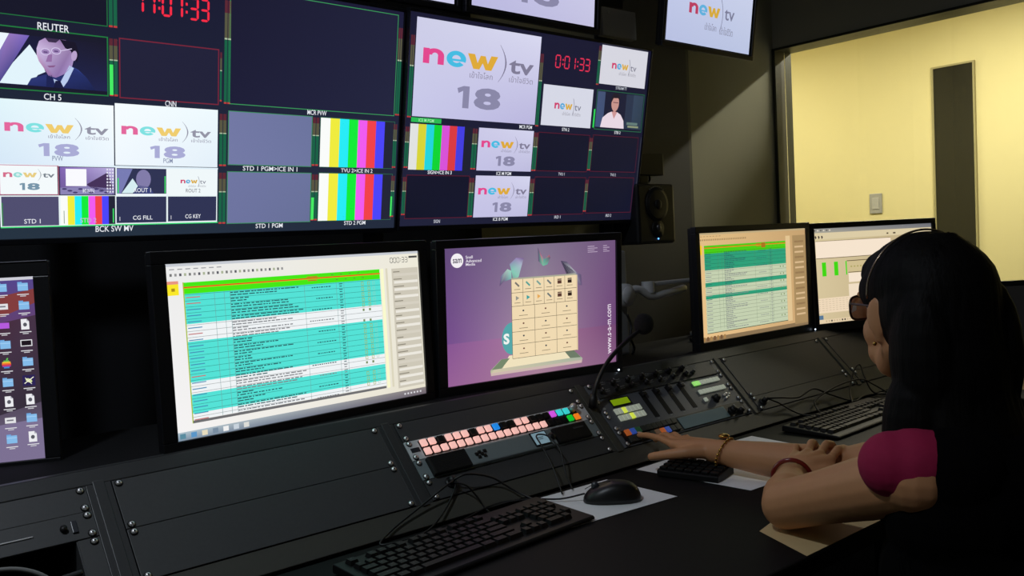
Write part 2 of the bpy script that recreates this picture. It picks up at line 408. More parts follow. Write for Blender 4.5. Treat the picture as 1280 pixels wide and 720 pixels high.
MB().bbox(-.014, -.009, -.025, .025, .03, .11, .002).build('rocker', mat('grey_switch_rocker', (165, 165, 160), .4), sp)
# tube light of the neighbouring room: the fitting and its light
lf = thing('ceiling_light', 'long tube light on the ceiling of the yellow room', 'ceiling light', (4.9, 1.95, 2.78))
MB().bbox(-.07, .07, -.62, .62, -.05, 0, .004).build('housing', mat('white_enamel', (230, 230, 225), .4), lf)
MB().cyl((0, -.58, -.075), (0, .58, -.075), .02, 12).build('tube', mat('tube_glow', (255, 240, 205), emit=(255, 238, 200), estr=14), lf)

def area(name, loc, rot, sx, sy, power, col, parent=None):
    l = bpy.data.lights.new(name, 'AREA'); l.shape = 'RECTANGLE'; l.size = sx; l.size_y = sy; l.energy = power; l.color = col
    o = bpy.data.objects.new(name, l); C.objects.link(o); o.location = loc; o.rotation_euler = rot
    if parent: o.parent = parent
    return o
area('tube_light', (0, 0, -.10), (0, 0, 0), .06, 1.1, 56, (1.0, .94, .79), lf)
lf2 = thing('ceiling_light', 'added tube light on the ceiling at the far end of the yellow room', 'ceiling light', (5.0, 4.1, 2.78))
MB().bbox(-.07, .07, -.62, .62, -.05, 0, .004).build('housing', MATS['white_enamel'], lf2)
MB().cyl((0, -.58, -.075), (0, .58, -.075), .02, 12).build('tube', MATS['tube_glow'], lf2)
area('tube_light', (0, 0, -.10), (0, 0, 0), .06, 1.1, 30, (1.0, .94, .79), lf2)  # second tube added to brighten the left part of the far wall
# unseen ceiling lamp added to lift the left bays and the papers
dl = thing('fill_downlight', 'small round fill lamp added in the control room ceiling', 'ceiling light', (-.3, .9, ZC))
r_ = MB()
for k in range(24):
    a0, a1 = 2 * math.pi * k / 24, 2 * math.pi * (k + 1) / 24
    P_ = lambda a, r, z: (r * math.cos(a), r * math.sin(a), z)
    r_.add([P_(a0, .06, -.002), P_(a1, .06, -.002), P_(a1, .085, -.002), P_(a0, .085, -.002), P_(a0, .06, -.012), P_(a1, .06, -.012), P_(a1, .085, -.006), P_(a0, .085, -.006)], [(0, 1, 2, 3), (4, 7, 6, 5), (0, 4, 5, 1), (3, 2, 6, 7)])
r_.build('trim_ring', mat('white_enamel', (230, 230, 225)), dl)
MB().cyl((0, 0, -.001), (0, 0, -.004), .06, 24).build('lens', mat('fill_downlight_lens', (240, 240, 255), emit=(215, 225, 255), estr=3), dl)
l = bpy.data.lights.new('fill_downlight_lamp', 'AREA'); l.shape = 'DISK'; l.size = .12; l.energy = 15.0; l.color = (.82, .9, 1.0)
lo = bpy.data.objects.new('fill_downlight_lamp', l); C.objects.link(lo); lo.parent = dl; lo.location = (0, 0, -.015)

# =================================================================== THE CONSOLE
A44 = R(44); YS, ZS = 1.455, .954
def S(u, v, w=0): return V((u, YS - v * math.sin(A44) - w * math.cos(A44), ZS - v * math.cos(A44) + w * math.sin(A44)))
def TS(p): return S(p.x, -p.y, p.z)
PITCH = .5215; MX = [-.1345 - PITCH] + [.387 + PITCH * (i - 1) for i in range(0, 6)]   # left edges of the rack bays
V0, V1 = -.0075, .1725
XA, XB = -.72, 3.50
con = thing('control_console', 'long black metal console with a sloping rack front under the monitors', 'control desk', (1.2, 1.6, 0))
CL = con.location
def crel(mb): mb.v = [v - CL for v in mb.v]; return mb
b = MB()
p0 = S(0, -.035); p1 = S(0, .215)
# top deck, back and lower carcass
b.box(XA, XB, p0.y, p0.y + .012, p0.z - .018, p0.z)
b.box(XA, XB, 1.78, 1.80, .05, p0.z - .018)
b.box(XA, XA + .02, 1.46, 1.78, .0, p0.z - .018); b.box(XB - .02, XB, 1.46, 1.78, .0, p0.z - .018)
b.box(XA + .02, XB - .02, 1.42, 1.44, .0, .70)
crel(b).build('carcass', M_CON, con)
b = MB(); b.box(XA, XB, p0.y + .0121, 1.7799, p0.z - .018, p0.z - .0003); crel(b).build('deck', mat('deck_matt_black', (14, 14, 16), .85, noise=.1, nscale=90, spec=.2), con)
b = MB(); b.box(XA, XB, -V0, .035, -.012, 0, T=TS); crel(b).build('top_rail', M_CON, con, bevel=.0015)
b = MB(); b.box(XA, XB, -.215, -V1, -.012, 0, T=TS); crel(b).build('bottom_rail', M_RAIL, con, bevel=.0015)
for i in range(len(MX) + 1):
    xa = (MX[i - 1] + .4836) if i > 0 else XA; xb = (MX[i] - .001) if i < len(MX) else XB
    if xb - xa < .01: continue
    b = MB(); b.box(xa, xb, -V1, -V0, -.012, 0.0, T=TS)
    if xb - xa < .1:
        b.box(xa + .010, xb - .010, -V1 - .004, -V0 + .004, 0, .003, T=TS)
    crel(b).build('divider', M_RAIL if i > 3 else M_CON, con, bevel=.001)
b = MB(); b.box(XA, XB, -V1, -V0, -.16, -.15, T=TS); crel(b).build('recess_back', M_DARK, con)

# screw prototype
def screw_mesh():
    s = MB(); s.cyl((0, 0, 0), (0, 0, .0012), .0062, 14, 1); s.ball((0, 0, .001), (.0048, .0048, .0036), nu=12, nv=8)
    s.box(-.0016, .0016, -.0004, .0004, .0035, .0048, 1); s.box(-.0004, .0004, -.0016, .0016, .0035, .0048, 1)
    o = s.build('screw', [M_CHROME, M_WASH], None, True); return o
SCREW0 = screw_mesh(); SCREW_MESH = SCREW0.data; bpy.data.objects.remove(SCREW0)
def screw(parent, x, y, z=.0015):
    o = bpy.data.objects.new('screw', SCREW_MESH); C.objects.link(o); o.parent = parent; o.location = (x, y, z); return o
def rack(name, label, cat, bay, vtop, units, group=None):
    """Empty on the slope; local x along, y up the slope, z out"""
    p = S(MX[bay], vtop + units * .04445)
    o = thing(name, label, cat, p, (R(46), 0, 0), group)
    return o, .4826, units * .04445 - .0008
def four_screws(o, Wd, Hh, z=.0015):
    for x in (.00875, Wd - .00875):
        ys = (.00635, Hh - .00635) if Hh > .06 else (.00635, Hh - .00635)
        for y in ys: screw(o, x, y, z)
def blank(label, bay, vtop, units, group='blank black rack panels in the console', notch=False, socket=None):
    o, Wd, Hh = rack('blanking_panel', label, 'rack panel', bay, vtop, units, group)
    m = MB(); m.bbox(0, Wd, 0.0004, Hh, -.0015, .0015, .0006); m.build('faceplate', M_BLANK, o)
    four_screws(o, Wd, Hh)
    if socket:
        s = MB(); s.cyl((socket[0], socket[1], .0015), (socket[0], socket[1], .006), .011, 18); s.cyl((socket[0], socket[1], .006), (socket[0], socket[1], .018), .007, 14); s.build('cable_gland', M_RUB, o, True)
    return o
VT = V0 + .001
U = .04445
# bay index: 0 far left unseen, 1 = left module, 2 = two blanks, 3 = button panel bay, 4 = audio bay, 5 = blank bay, 6 = last
blank('one unit blank rack panel, topmost in the bay under the left-hand monitor', 1, VT, 1)
o, Wd, Hh = rack('rack_unit', 'black rack unit with a bright silver strip in the left console bay', 'rack unit', 1, VT + U, 1)
MB().bbox(0, Wd, .0004, Hh, -.0015, .003, .0008).build('faceplate', M_BLANK, o)
MB().bbox(.12, Wd - .085, .020, .0222, .003, .0048, .0006).build('silver_strip', M_CHROME, o)
kb = MB(); kb.cyl((Wd - .045, .022, .003), (Wd - .045, .022, .009), .005, 14); kb.build('button', M_RUB, o, True)
MB().bbox(Wd - .034, Wd - .026, .012, .032, .003, .006, .001).build('latch', M_BEZG, o)
four_screws(o, Wd, Hh, .003)
o, Wd, Hh = rack('rack_shelf', 'open black rack slot with a dark handle bar, low in the left console bay', 'rack unit', 1, VT + 2 * U, 2)
m = MB(); m.box(0, .03, 0, Hh, -.0015, .0015); m.box(Wd - .03, Wd, 0, Hh, -.0015, .0015); m.box(.03, Wd - .03, 0, .006, -.0015, .0015)
m.box(.03, Wd - .03, .006, Hh, -.10, -.098); m.box(.03, .032, .006, Hh, -.1, 0); m.box(Wd - .032, Wd - .03, .006, Hh, -.1, 0); m.build('frame', M_BLANK, o)
m = MB(); m.tube([(Wd - .20, .030, -.002), (Wd - .10, .034, .0), (Wd - .035, .04, -.002)], .0045, 10); m.build('handle', M_CON, o, True)
four_screws(o, Wd, Hh)
blank('upper two unit blank rack panel below the playlist monitor', 2, VT, 2)
blank('lower two unit blank rack panel below the playlist monitor', 2, VT + 2 * U, 2)
blank('one unit blank rack panel directly above the lit pink button strip', 3, VT, 1)
blank('one unit blank rack panel with a cable gland below the grey switcher unit', 3, VT + 3 * U, 1, socket=(.052, .026))
blank('tall three unit blank rack panel right of the audio panel, lit warm', 5, VT, 3)
blank('one unit blank rack panel with a cable gland right of the audio panel', 5, VT + 3 * U, 1, socket=(.03, .022))
blank('tall blank rack panel in the last bay before the seated woman', 6, VT, 3)
blank('short blank rack panel at the foot of the last bay by the seated woman', 6, VT + 3 * U, 1)
blank('four unit blank rack panel in the first bay at the left end', 0, VT, 4)

# --- lit button strip
o, Wd, Hh = rack('button_panel', 'one unit silver router panel with two rows of glowing pink buttons', 'control panel', 3, VT + U, 1)
MB().bbox(0, Wd, .0004, Hh, -.0015, .002, .0006).build('faceplate', M_SILV, o)
MB().bbox(.0295, Wd - .032, .0042, Hh - .0042, .002, .0032, .0005).build('button_bed', M_DARK, o)
def lit(name, col, s=.72): return mat('lit_' + name, col, .4, emit=col, estr=s)
LIT = {'p': lit('pink', (255, 196, 186)), 'b': lit('blue', (30, 140, 235)), 'm': lit('magenta', (220, 90, 235)), 'c': lit('cyan', (60, 215, 215)), 'g': lit('green', (20, 200, 50)), 'o': lit('orange', (250, 130, 30)), '.': mat('unlit_button', (26, 25, 24), .35)}
NAME = {'p': 'glowing pink button', 'b': 'glowing blue button', 'm': 'glowing magenta button', 'c': 'glowing cyan button', 'g': 'glowing green button', 'o': 'glowing orange button', '.': 'unlit black button'}
bmesh_cache = {}
def button(parent, x, y, k, sx=.0138, sy=.0142, z=.0032, h=.005, name='button'):
    key = (k, sx, sy, h)
    if key not in bmesh_cache:
        ob = MB().bbox(-sx / 2, sx / 2, -sy / 2, sy / 2, 0, h, .0012).build(name, k if not isinstance(k, str) else LIT[k]); bmesh_cache[key] = ob.data; bpy.data.objects.remove(ob)
    ob = bpy.data.objects.new(name, bmesh_cache[key]); C.objects.link(ob); ob.parent = parent; ob.location = (x, y, z)
    if isinstance(k, str) and k in NAME and name == 'button': ob['label'] = NAME[k]
    return ob
top = 'pp.ppp.ppb..pp...mcc'; bot = 'pppppppppppppppp...go'
for i, k in enumerate(bot): button(o, .0385 + i * .02015, .0125, k)
for i, k in enumerate(top): button(o, .0385 + i * .02015, .0318, k)
kb = MB(); kb.cyl((.0385 + 20 * .02015, .034, .003), (.0385 + 20 * .02015, .034, .016), .0085, 20); kb.cyl((.0385 + 20 * .02015, .034, .016), (.0385 + 20 * .02015, .034, .018), .007, 20)
kb.build('knob', mat('pale_knob', (190, 190, 190), .3, .4), o, True)
MB().bbox(.006, .026, .017, .027, .002, .0028, .0004).build('badge', mat('badge_dark', (40, 44, 50), .4), o)
four_screws(o, Wd, Hh, .002)
# --- switcher with small display
o, Wd, Hh = rack('switcher_unit', 'one unit grey keyboard switcher with a small pale display', 'control panel', 3, VT + 2 * U, 1)
m = MB(); m.bbox(0, Wd, .0004, Hh, -.0015, .002, .0006); m.bbox(.115, .345, .002, Hh - .002, .002, .010, .003); m.build('faceplate', mat('switcher_grey', (128, 140, 142), .4, .0, noise=.06, nscale=200), o)
m = MB(); m.bbox(.024, .115, .002, Hh - .002, .002, .012, .002)
for k in range(11): m.box(.03, .110, .004 + k * .0034, .0055 + k * .0034, .012, .0126)
m.build('speaker_grille', M_DARK, o)
m = MB(); m.bbox(.350, .448, .002, Hh - .003, .002, .011, .003); m.build('drive_door', M_RUB, o)
MB().bbox(.405, .435, .026, .030, .011, .0116, .0003).build('door_plate', mat('door_plate_grey', (70, 70, 70), .3), o)
for x, y in ((.1385, .016), (.1525, .016), (.1435, .026), (.157, .026), (.148, .021), (.135, .023)): 
    ob = button(o, x, y, LIT['.'], .0075, .0065, .010, .003, 'menu_button')
MB().bbox(.283, .327, .006, .040, .0100, .0125, .001).build('display_surround', M_DARK, o)
MB().box(.286, .324, .009, .037, .0125, .0128).build('display', mat('pale_lcd', (120, 145, 155), .3, emit=(112, 138, 150), estr=.8), o)
m = MB(); m.box(.297, .313, .024, .0255, .0128, .0131); m.box(.299, .311, .020, .0212, .0128, .0131); m.build('display_text', mat('lcd_ink', (60, 80, 90), .4), o)
m = MB(); m.cyl((.337, .022, .002), (.337, .022, .013), .0085, 20); m.ball((.337, .022, .013), (.0065, .0065, .003)); m.build('dial', M_RUB, o, True)
four_screws(o, Wd, Hh, .002)

# --- audio panel, 4U
o, Wd, Hh = rack('audio_panel', 'four unit audio control panel with faders, knobs, white keys and a green display', 'audio mixer', 4, VT, 4)
X4 = MX[4]
def L4(u, v): return (u - X4, (VT + 4 * U) - v)   # from slope coords to panel coords
M_AUD = mat('audio_panel_grey', (98, 102, 108), .4, .0, noise=.08, nscale=220)
m = MB(); m.bbox(0, Wd, .0004, Hh, -.0015, .0015, .0006)
m.build('faceplate', M_AUD, o)
m = MB(); a = L4(1.436, .036); b2 = L4(1.905, -.004); m.bbox(.018, Wd - .018, a[1] - .002, Hh - .002, .0015, .0045, .001); m.build('knob_panel', M_CON, o)
m = MB(); a = L4(0, .168); b2 = L4(0, .130); m.bbox(.012, Wd - .012, a[1], b2[1], .0015, .0030, .0008); m.build('router_strip', mat('router_strip_black', (22, 24, 26), .4), o)
M_WK = mat('white_key', (214, 218, 205), .45, emit=(190, 200, 180), estr=.28); M_YK = mat('yellow_lit_key', (215, 225, 90), .4, emit=(205, 220, 70), estr=.8); M_GK = mat('green_lit_key', (170, 235, 140), .4, emit=(150, 225, 110), estr=.7)
def knob(u, v, r=.0065, h=.012, z=.0045, m_=None):
    x, y = L4(u, v); k = MB(); k.cone((x, y, z), (x, y, z + h), r, r * .85, 16); k.cone((x, y, z + h), (x, y, z + h + .0015), r * .85, r * .6, 16); k.cyl((x, y, z), (x, y, z + .0015), r * 1.25, 16)
    k.box(x - .0007, x + .0007, y, y + r * .8, z + h, z + h + .0022, 1)
    k.build('knob', [m_ or M_RUB, mat('knob_mark', (160, 160, 160), .4)], o, True)
for i in range(7): knob(1.4625 + i * .0516, .004)
for i in range(7): knob(1.4625 + i * .0516 + .002, .0215, .0055, .010)
knob(1.802, .0215, .005, .01)
# silk-screen rings and legends near the knobs
m = MB()
for i in range(7):
    for (dv, n) in ((-.0035, 3), (.0175, 3)):
        for k in range(n):
            x, y = L4(1.484 + i * .0516 + k * .0052, dv + random.uniform(-.001, .001)); m.box(x - .0018, x + .0018, y - .0007, y + .0007, .0045, .0047)
        x, y = L4(1.4865 + i * .0516, dv + .005); m.box(x - .006, x + .008, y - .0004, y + .0004, .0045, .0047)
for k in range(14):
    x, y = L4(1.815 + (k % 5) * .005, -.002 + (k // 5) * .004); m.cyl((x, y, .0045), (x, y, .0052), .0011, 8)
m.build('legends', mat('panel_print', (150, 152, 150), .5), o)
x, y = L4(1.4755, .0650); MB().bbox(x - .003, x + .063, y - .003, y + .021, .0015, .003, .0006).build('display_surround', M_DARK, o)
x, y = L4(1.4755, .0635); MB().box(x, x + .058, y, y + .0165, .003, .0034).build('green_display', mat('green_lcd', (120, 150, 10), .4, emit=(112, 140, 8), estr=.8), o)
for row, (v, hot) in enumerate(((.080, 2), (.099, 3))):
    for k in range(7):
        x, y = L4(1.4725 + k * .0128, v)
        button(o, x, y, M_YK if k == hot else M_WK, .0115, .0150, .0015, .004, 'white_key')
for row, v in enumerate((.0530, .0800)):
    for k in range(8):
        x, y = L4(1.7835 + k * .0134, v); button(o, x, y, M_GK if (row == 0 and k < 2) else M_WK, .0122, .0125, .0015, .004, 'white_key')
for k in range(4):
    u = 1.587 + k * .0475; x, y = L4(u, .0795)
    m = MB(); m.bbox(x - .0085, x + .0085, y - .0375, y + .0375, .0012, .0022, .0005); m.box(x - .0015, x + .0015, y - .035, y + .035, .0021, .0024)
    tr = m.build('fader_track', M_DARK, o)
    m = MB(); yy = y + .031
    m.bbox(x - .0055, x + .0055, yy - .008, yy + .008, .004, .013, .0015); m.box(x - .0012, x + .0012, yy - .005, yy + .005, .0022, .004); m.box(x - .0055, x + .0055, yy - .0005, yy + .0005, .0128, .0133, 1)
    m.build('fader_cap', [M_RUB, mat('knob_mark', (160, 160, 160))], o)
    m = MB(); m.box(x - .004, x + .004, y - .0425, y - .0405, .0015, .0018); m.build('fader_mark', mat('panel_print', (150, 150, 150)), o)
x, y = L4(1.781, .104); button(o, x, y, M_WK, .0105, .0105, .0015, .005, 'square_key')
knob(1.818, .108, .0095, .014, .0015)
m = MB()
for (du, dv) in ((1.858, .104), (1.868, .101), (1.878, .104), (1.868, .110), (1.858, .113)):
    x, y = L4(du, dv); m.cyl((x, y, .0015), (x, y, .006), .0032, 10)
m.build('toggles', M_CHROME, o, True)
m = MB()
for k in range(5): x, y = L4(1.45 + .002 * k, .124); 
x, y = L4(1.437, .122); m.box(x, x + .016, y, y + .0022, .0015, .0018); x, y = L4(1.443, .066); m.cyl((x, y, .0015), (x, y, .004), .0038, 12)
m.build('maker_strip', mat('panel_print', (150, 152, 150)), o)
KC = {'o': mat('dull_orange_key', (190, 100, 50), .4, emit=(200, 100, 45), estr=.35), 'b': mat('dull_blue_key', (60, 90, 170), .4, emit=(50, 80, 170), estr=.45), 'g': mat('dull_green_key', (50, 90, 60), .4, emit=(30, 70, 45), estr=.3), '.': mat('dull_grey_key', (58, 60, 56), .4), 't': mat('dull_tan_key', (120, 95, 75), .4, emit=(110, 80, 60), estr=.25)}
for row, ks in enumerate(('obg.......', '.....tob..')):
    for k, ch in enumerate(ks):
        x, y = L4(1.4615 + k * .0178, .1385 + row * .0185); button(o, x, y, KC[ch], .0150, .0150, .0030, .0045, 'router_key')
x, y = L4(1.640, .1665); MB().bbox(x, x + .182, y, y + .032, .003, .0045, .0008).build('label_window', mat('label_window_teal_reflection', (120, 146, 152), .25, noise=.05, nscale=30), o)  # teal base colour lightened to carry the reflection on this window
x, y = L4(1.428, .150)
knob(1.846, .150, .0095, .012, .003); knob(1.872, .158, .0075, .010, .003)
four_screws(o, Wd, Hh, .0045)
for y in (.0381, .0508, .0825, .0952, .127, .1397):
    for x in (.00875, Wd - .00875): screw(o, x, y, .0015)

# =================================================================== DESK
dk = thing('desk', 'matt black desktop running in front of the sloping console', 'desk', (1.2, 1.0, 0))
b = MB(); b.bbox(XA - 1.2, XB - 1.2, .739 - 1.0, 1.302 - 1.0, .762, .795, .004); b.build('desktop', M_DESK, dk)
for x in (XA + .25, .9, 2.0, XB - .06):
    b = MB(); b.bbox(x - 1.2 - .03, x - 1.2 + .03, -.17, .10, 0, .03, .004); b.box(x - 1.2 - .02, x - 1.2 + .02, -.03, .05, .03, .762); b.build('leg', M_CON, dk)
DZ = .7955

def sheet(name, label, pts, m, z=DZ, curl=0, group=None, th=.0006, cat='paper'):
    cx = sum(p[0] for p in pts) / len(pts); cy = sum(p[1] for p in pts) / len(pts)
    b = MB(); n = 8
    def P(i, j, dz):
        a, c = i / n, j / n
        p = V(pts[0]).lerp(V(pts[1]), a).lerp(V(pts[3]).lerp(V(pts[2]), a), c)
        return (p.x - cx, p.y - cy, dz + curl * ((a - .5) ** 4 * 8) * (c ** 3))
    for dz in (0, th):
        for j in range(n + 1):
            for i in range(n + 1): b.v.append(V(P(i, j, dz)))
    K = (n + 1) * (n + 1)
    for k, rev in ((0, True), (K, False)):
        for j in range(n):
            for i in range(n):
                q = (k + j * (n + 1) + i, k + j * (n + 1) + i + 1, k + (j + 1) * (n + 1) + i + 1, k + (j + 1) * (n + 1) + i); b.f.append(q[::-1] if rev else q)
    for i in range(n):
        for (a, c) in (((0 * (n + 1) + i), (0 * (n + 1) + i + 1)), ((n * (n + 1) + i + 1), (n * (n + 1) + i)), (((i + 1) * (n + 1)), (i * (n + 1))), ((i * (n + 1) + n), ((i + 1) * (n + 1) + n))):
            b.f.append((a, c, c + K, a + K))
    b.m = [0] * len(b.f)
    o = b.build(name, m); o.location = (cx, cy, z); tag(o, label, cat, group or 'sheets lying on the desk'); return o
M_PRINT = M_PAPER
sheet('paper_sheet', 'white paper sheet under the mouse and the right end of the near keyboard', [(1.027, 1.113), (1.308, 1.091), (1.308, 1.279), (1.040, 1.292)], M_PAPER)
sheet('paper_sheet', 'white paper sheet under the small keypad and the pointing hand', [(1.430, 1.008), (1.600, 1.000), (1.592, 1.290), (1.408, 1.285)], M_PAPER)
sheet('paper_sheet', 'white paper sheet showing behind the gold bracelet, against the far keyboard', [(1.605, 1.06), (1.80, 1.05), (1.82, 1.275), (1.625, 1.285)], M_PAPER)
sheet('paper_sheet', 'beige card on the desk edge beneath the bent elbow', [(1.19, .741), (1.42, .741), (1.42, .90), (1.24, .86)], M_BEIGE)

# --- keyboards
KROWS = []
def keyrows():
    p = .0190; out = []
    x = 0
    r0 = [(0, 1)] + [(2 + i + (.5 if i > 3 else 0) + (.5 if i > 7 else 0), 1) for i in range(12)]
    out.append((0, r0))
    def run(ws):
        x = 0; o = []
        for w in ws: o.append((x, w)); x += w
        return o
    nav = [(15.25, 1), (16.25, 1), (17.25, 1)]; num = [(18.5 + i, 1) for i in range(4)]
    out.append((1.25, run([1] * 13 + [2]) + nav + num))
    out.append((2.25, run([1.5] + [1] * 12 + [1.5]) + nav + num))
    out.append((3.25, run([1.75] + [1] * 11 + [2.25]) + num[:3]))
    out.append((4.25, run([2.25] + [1] * 10 + [2.75]) + [nav[1]] + num))
    out.append((5.25, run([1.25, 1.25, 1.25, 6.5, 1.5, 1.5, 1.75]) + nav + [(18.5, 2), (20.5, 1)]))
    return out
KEYM = {}
def keyboard(label, loc, rz, group=None):
    o = thing('keyboard', label, 'keyboard', loc, (0, 0, rz), 'black keyboards on the desk')
    Wk, Dk = .452, .152
    b = MB()
    prof = [(-Dk / 2, .002), (-Dk / 2, .006), (-Dk / 2 + .004, .0085), (Dk / 2 - .004, .0175), (Dk / 2, .015), (Dk / 2, .002)]
    b.prism(prof, -Wk / 2, Wk / 2)
    b.build('body', M_KEYB, o, bevel=.003)
    f = MB()
    for x in (-.19, .19):
        for y in (-.06, .06): f.cyl((x, y, 0), (x, y, .004), .006, 10)
    f.build('feet', M_RUB, o)
    p = .0190; n = 0
    for yy, row in keyrows():
        for (x, w) in row:
            if w not in KEYM:
                hw = (w * p - .0022) / 2; hd = (p - .0022) / 2; k = MB()
                vs = [V((sx * hw, sy * hd, 0)) for sy in (-1, 1) for sx in (-1, 1)] + [V((sx * (hw - .0022), sy * (hd - .0022) + .0006, .0075)) for sy in (-1, 1) for sx in (-1, 1)]
                k.add(vs, [(0, 2, 3, 1), (4, 5, 7, 6), (0, 1, 5, 4), (2, 6, 7, 3), (0, 4, 6, 2), (1, 3, 7, 5)])
                k.box(-.002, .0005, .001, .0035, .0075, .0077, 1)
                ob = k.build('key', [M_KEY, mat('key_legend', (70, 70, 74), .6)]); ob.modifiers.clear(); KEYM[w] = ob.data; bpy.data.objects.remove(ob)
            ob = bpy.data.objects.new('key', KEYM[w]); C.objects.link(ob); ob.parent = o
            cx = -Wk / 2 + .014 + (x + w / 2) * p * .985; cy = Dk / 2 - .018 - yy * p * 1.0 - .004
            t = (cy + Dk / 2) / Dk; ob.location = (cx, cy, .0082 + t * .009); ob.rotation_euler = (math.atan2(.009, Dk), 0, 0); n += 1
    return o
keyboard('black keyboard in the foreground, lying left of the mouse', (.870, 1.170, DZ + .0007), R(3.6))
keyboard('black keyboard at the far end of the desk in front of the seated woman', (2.130, 1.175, DZ), R(2))

# --- mouse
ms = thing('computer_mouse', 'black computer mouse on the white paper sheet', 'mouse', (1.208, 1.168, DZ + .0007), (0, 0, R(48)))
b = MB(); n = 16
def mouse_shell(b, sx, sy, sz, z0=0, cut=0):
    nu, nv = 24, 8; vs = []; fs = []
    for j in range(nv + 1):
        t = (j / nv) * math.pi / 2
        for i in range(nu):
            q = 2 * math.pi * i / nu; cx, cy = math.cos(q), math.sin(q)
            e = 2.6; k = (abs(cx) ** e + abs(cy) ** e) ** (-1 / e); rr = math.cos(t) ** .45 if t < math.pi / 2 - 1e-6 else .0
            x, y = cx * k * rr * sx, cy * k * rr * sy
            zz = math.sin(t) * sz * (1 - .35 * max(0, y / sy) - .1 * (y / sy) ** 2)
            vs.append((x, y, z0 + zz))
    for j in range(nv):
        for i in range(nu): fs.append((j * nu + i, j * nu + (i + 1) % nu, (j + 1) * nu + (i + 1) % nu, (j + 1) * nu + i))
    fs.append(tuple(range(nu - 1, -1, -1)))
    b.add(vs, fs)
mouse_shell(b, .032, .056, .037, .001); b.build('body', mat('mouse_black', (15, 15, 16), .4), ms, True)
b = MB(); b.tube([(0, .052, .024), (0, .035, .032), (0, .015, .0365), (0, .0, .0378)], .0007, 6); b.build('button_seam', M_DARK, ms)
b = MB(); b.cyl((-.003, .032, .030), (.003, .032, .030), .0075, 16); b.build('scroll_wheel', M_BEZG, ms, True)
b = MB(); b.tube([(1.168, 1.202, .812), (1.135, 1.238, .802), (1.09, 1.285, .803), (1.02, 1.300, .805), (.93, 1.283, .799), (.86, 1.262, .7985)], .0018, 6)
# cable of the mouse lies behind the keyboard
b.build('mouse_cable', M_RUB); tag(bpy.data.objects['mouse_cable'], 'thin black mouse cable running from the mouse behind the near keyboard', 'cable', 'loose cables on the console')

# --- small keypad under the hand
kp = thing('number_keypad', 'small black wedge keypad with rows of keys under the pointing hand', 'keypad', (1.452, 1.160, DZ + .0007), (0, 0, R(-76)))
b = MB(); b.prism([(-.042, 0), (-.042, .012), (-.036, .014), (.040, .021), (.042, .019), (.042, 0)], -.068, .068); b.build('body', M_KEYB, kp, bevel=.002)
for i in range(7):
    for j in range(4):
        y = -.030 + j * .019; button(kp, -.056 + i * .0187, y, M_KEY, .0155, .0150, .0140 + (y + .036) * .092, .005, 'key')

# =================================================================== SCREENS
# --- wide video-wall television, left
def television(canvas, label, pose):
    o, up = display('television', label, 'television', pose, .886 * 1612 / 1600, .498 * 926 / 900, canvas, (.0025, .0025, .008, .011), .06, bmat=M_TVB, group='wide televisions of the video wall')
    return o
TW, TH = .886 * 1612 / 1600, .498 * 926 / 900
DK = (30, 31, 52); DK2 = (24, 26, 44)
c = Canvas(TW, TH, 1612, 926)
class Off:   # shift so that (0,0) of the measured grid sits at (6,6)
    pass
def shifted(c):
    P0 = c.P; c.P = lambda u, v, L: P0(u + 6, v + 6, L); return c
c = shifted(c)
c.grad(-6, -6, 1606, 920, (22, 22, 44), (30, 30, 56), (36, 44, 62), (38, 52, 66), 0)
# row 0
c.frame(50, 20, 392, 205, (34, 110, 60), 3); c.q(54, 24, 388, 201, (22, 22, 40), 1, False); meter(c, 396, 20, 205, 24)
c.seg('17:01:33', 478, 70, 752, 142, (250, 44, 70))
c.ctext('REUTER', 222, 229, 24)
# channel 5 cell
c.frame(50, 238, 392, 436, (34, 120, 62), 4, 4); c.q(54, 242, 388, 433, (26, 26, 44), 1, False)
x0, y0, x1, y1 = 50, 262, 389, 420
c.grad(x0, y0, x1, y1, (26, 28, 60), (28, 26, 44), (34, 38, 78), (30, 34, 80), 2)
c.poly([(50, 262), (92, 262), (50, 345)], (236, 246, 255), 3); c.poly([(92, 262), (150, 262), (100, 350), (60, 418), (50, 418), (50, 345)], [(150, 120, 190), (120, 100, 190), (90, 80, 150), (80, 70, 140), (90, 80, 150), (120, 110, 180)], 3, False)
c.poly([(150, 290), (185, 345), (195, 372), (172, 384), (150, 418), (60, 418), (100, 352)], (226, 244, 252), 3, False)
c.poly([(140, 418), (152, 396), (190, 382), (222, 376), (262, 340), (296, 356), (322, 380), (350, 420)], [(40, 50, 110), (46, 56, 120), (44, 54, 118), (40, 48, 104), (44, 56, 124), (50, 66, 140), (36, 46, 100), (28, 34, 76)], 4)
c.poly([(218, 392), (240, 400), (268, 344), (282, 352), (262, 396), (246, 420), (226, 420)], (186, 204, 238), 5); c.poly([(224, 398), (238, 396), (250, 420), (218, 420)], (26, 28, 64), 6); c.poly([(198, 382), (214, 380), (222, 420), (196, 420)], (30, 36, 84), 5)
c.poly([(170, 300), (178, 276), (196, 264), (258, 264), (276, 288), (284, 316), (276, 348), (252, 374), (226, 388), (204, 384), (190, 360), (176, 340), (170, 322)], [(206, 186, 226), (190, 164, 210), (170, 140, 190), (120, 90, 140), (150, 124, 170), (180, 158, 206), (170, 146, 200), (150, 120, 176), (140, 112, 170), (150, 116, 170), (170, 130, 176), (190, 150, 190), (200, 170, 210)], 5)
c.poly([(240, 264), (288, 268), (298, 300), (292, 332), (282, 316), (272, 296), (256, 290)], (26, 22, 40), 6); c.ell(283, 312, 9, 17, (186, 162, 206), 7, 12, .2); c.poly([(196, 264), (240, 264), (228, 276), (206, 276)], (60, 46, 76), 6)
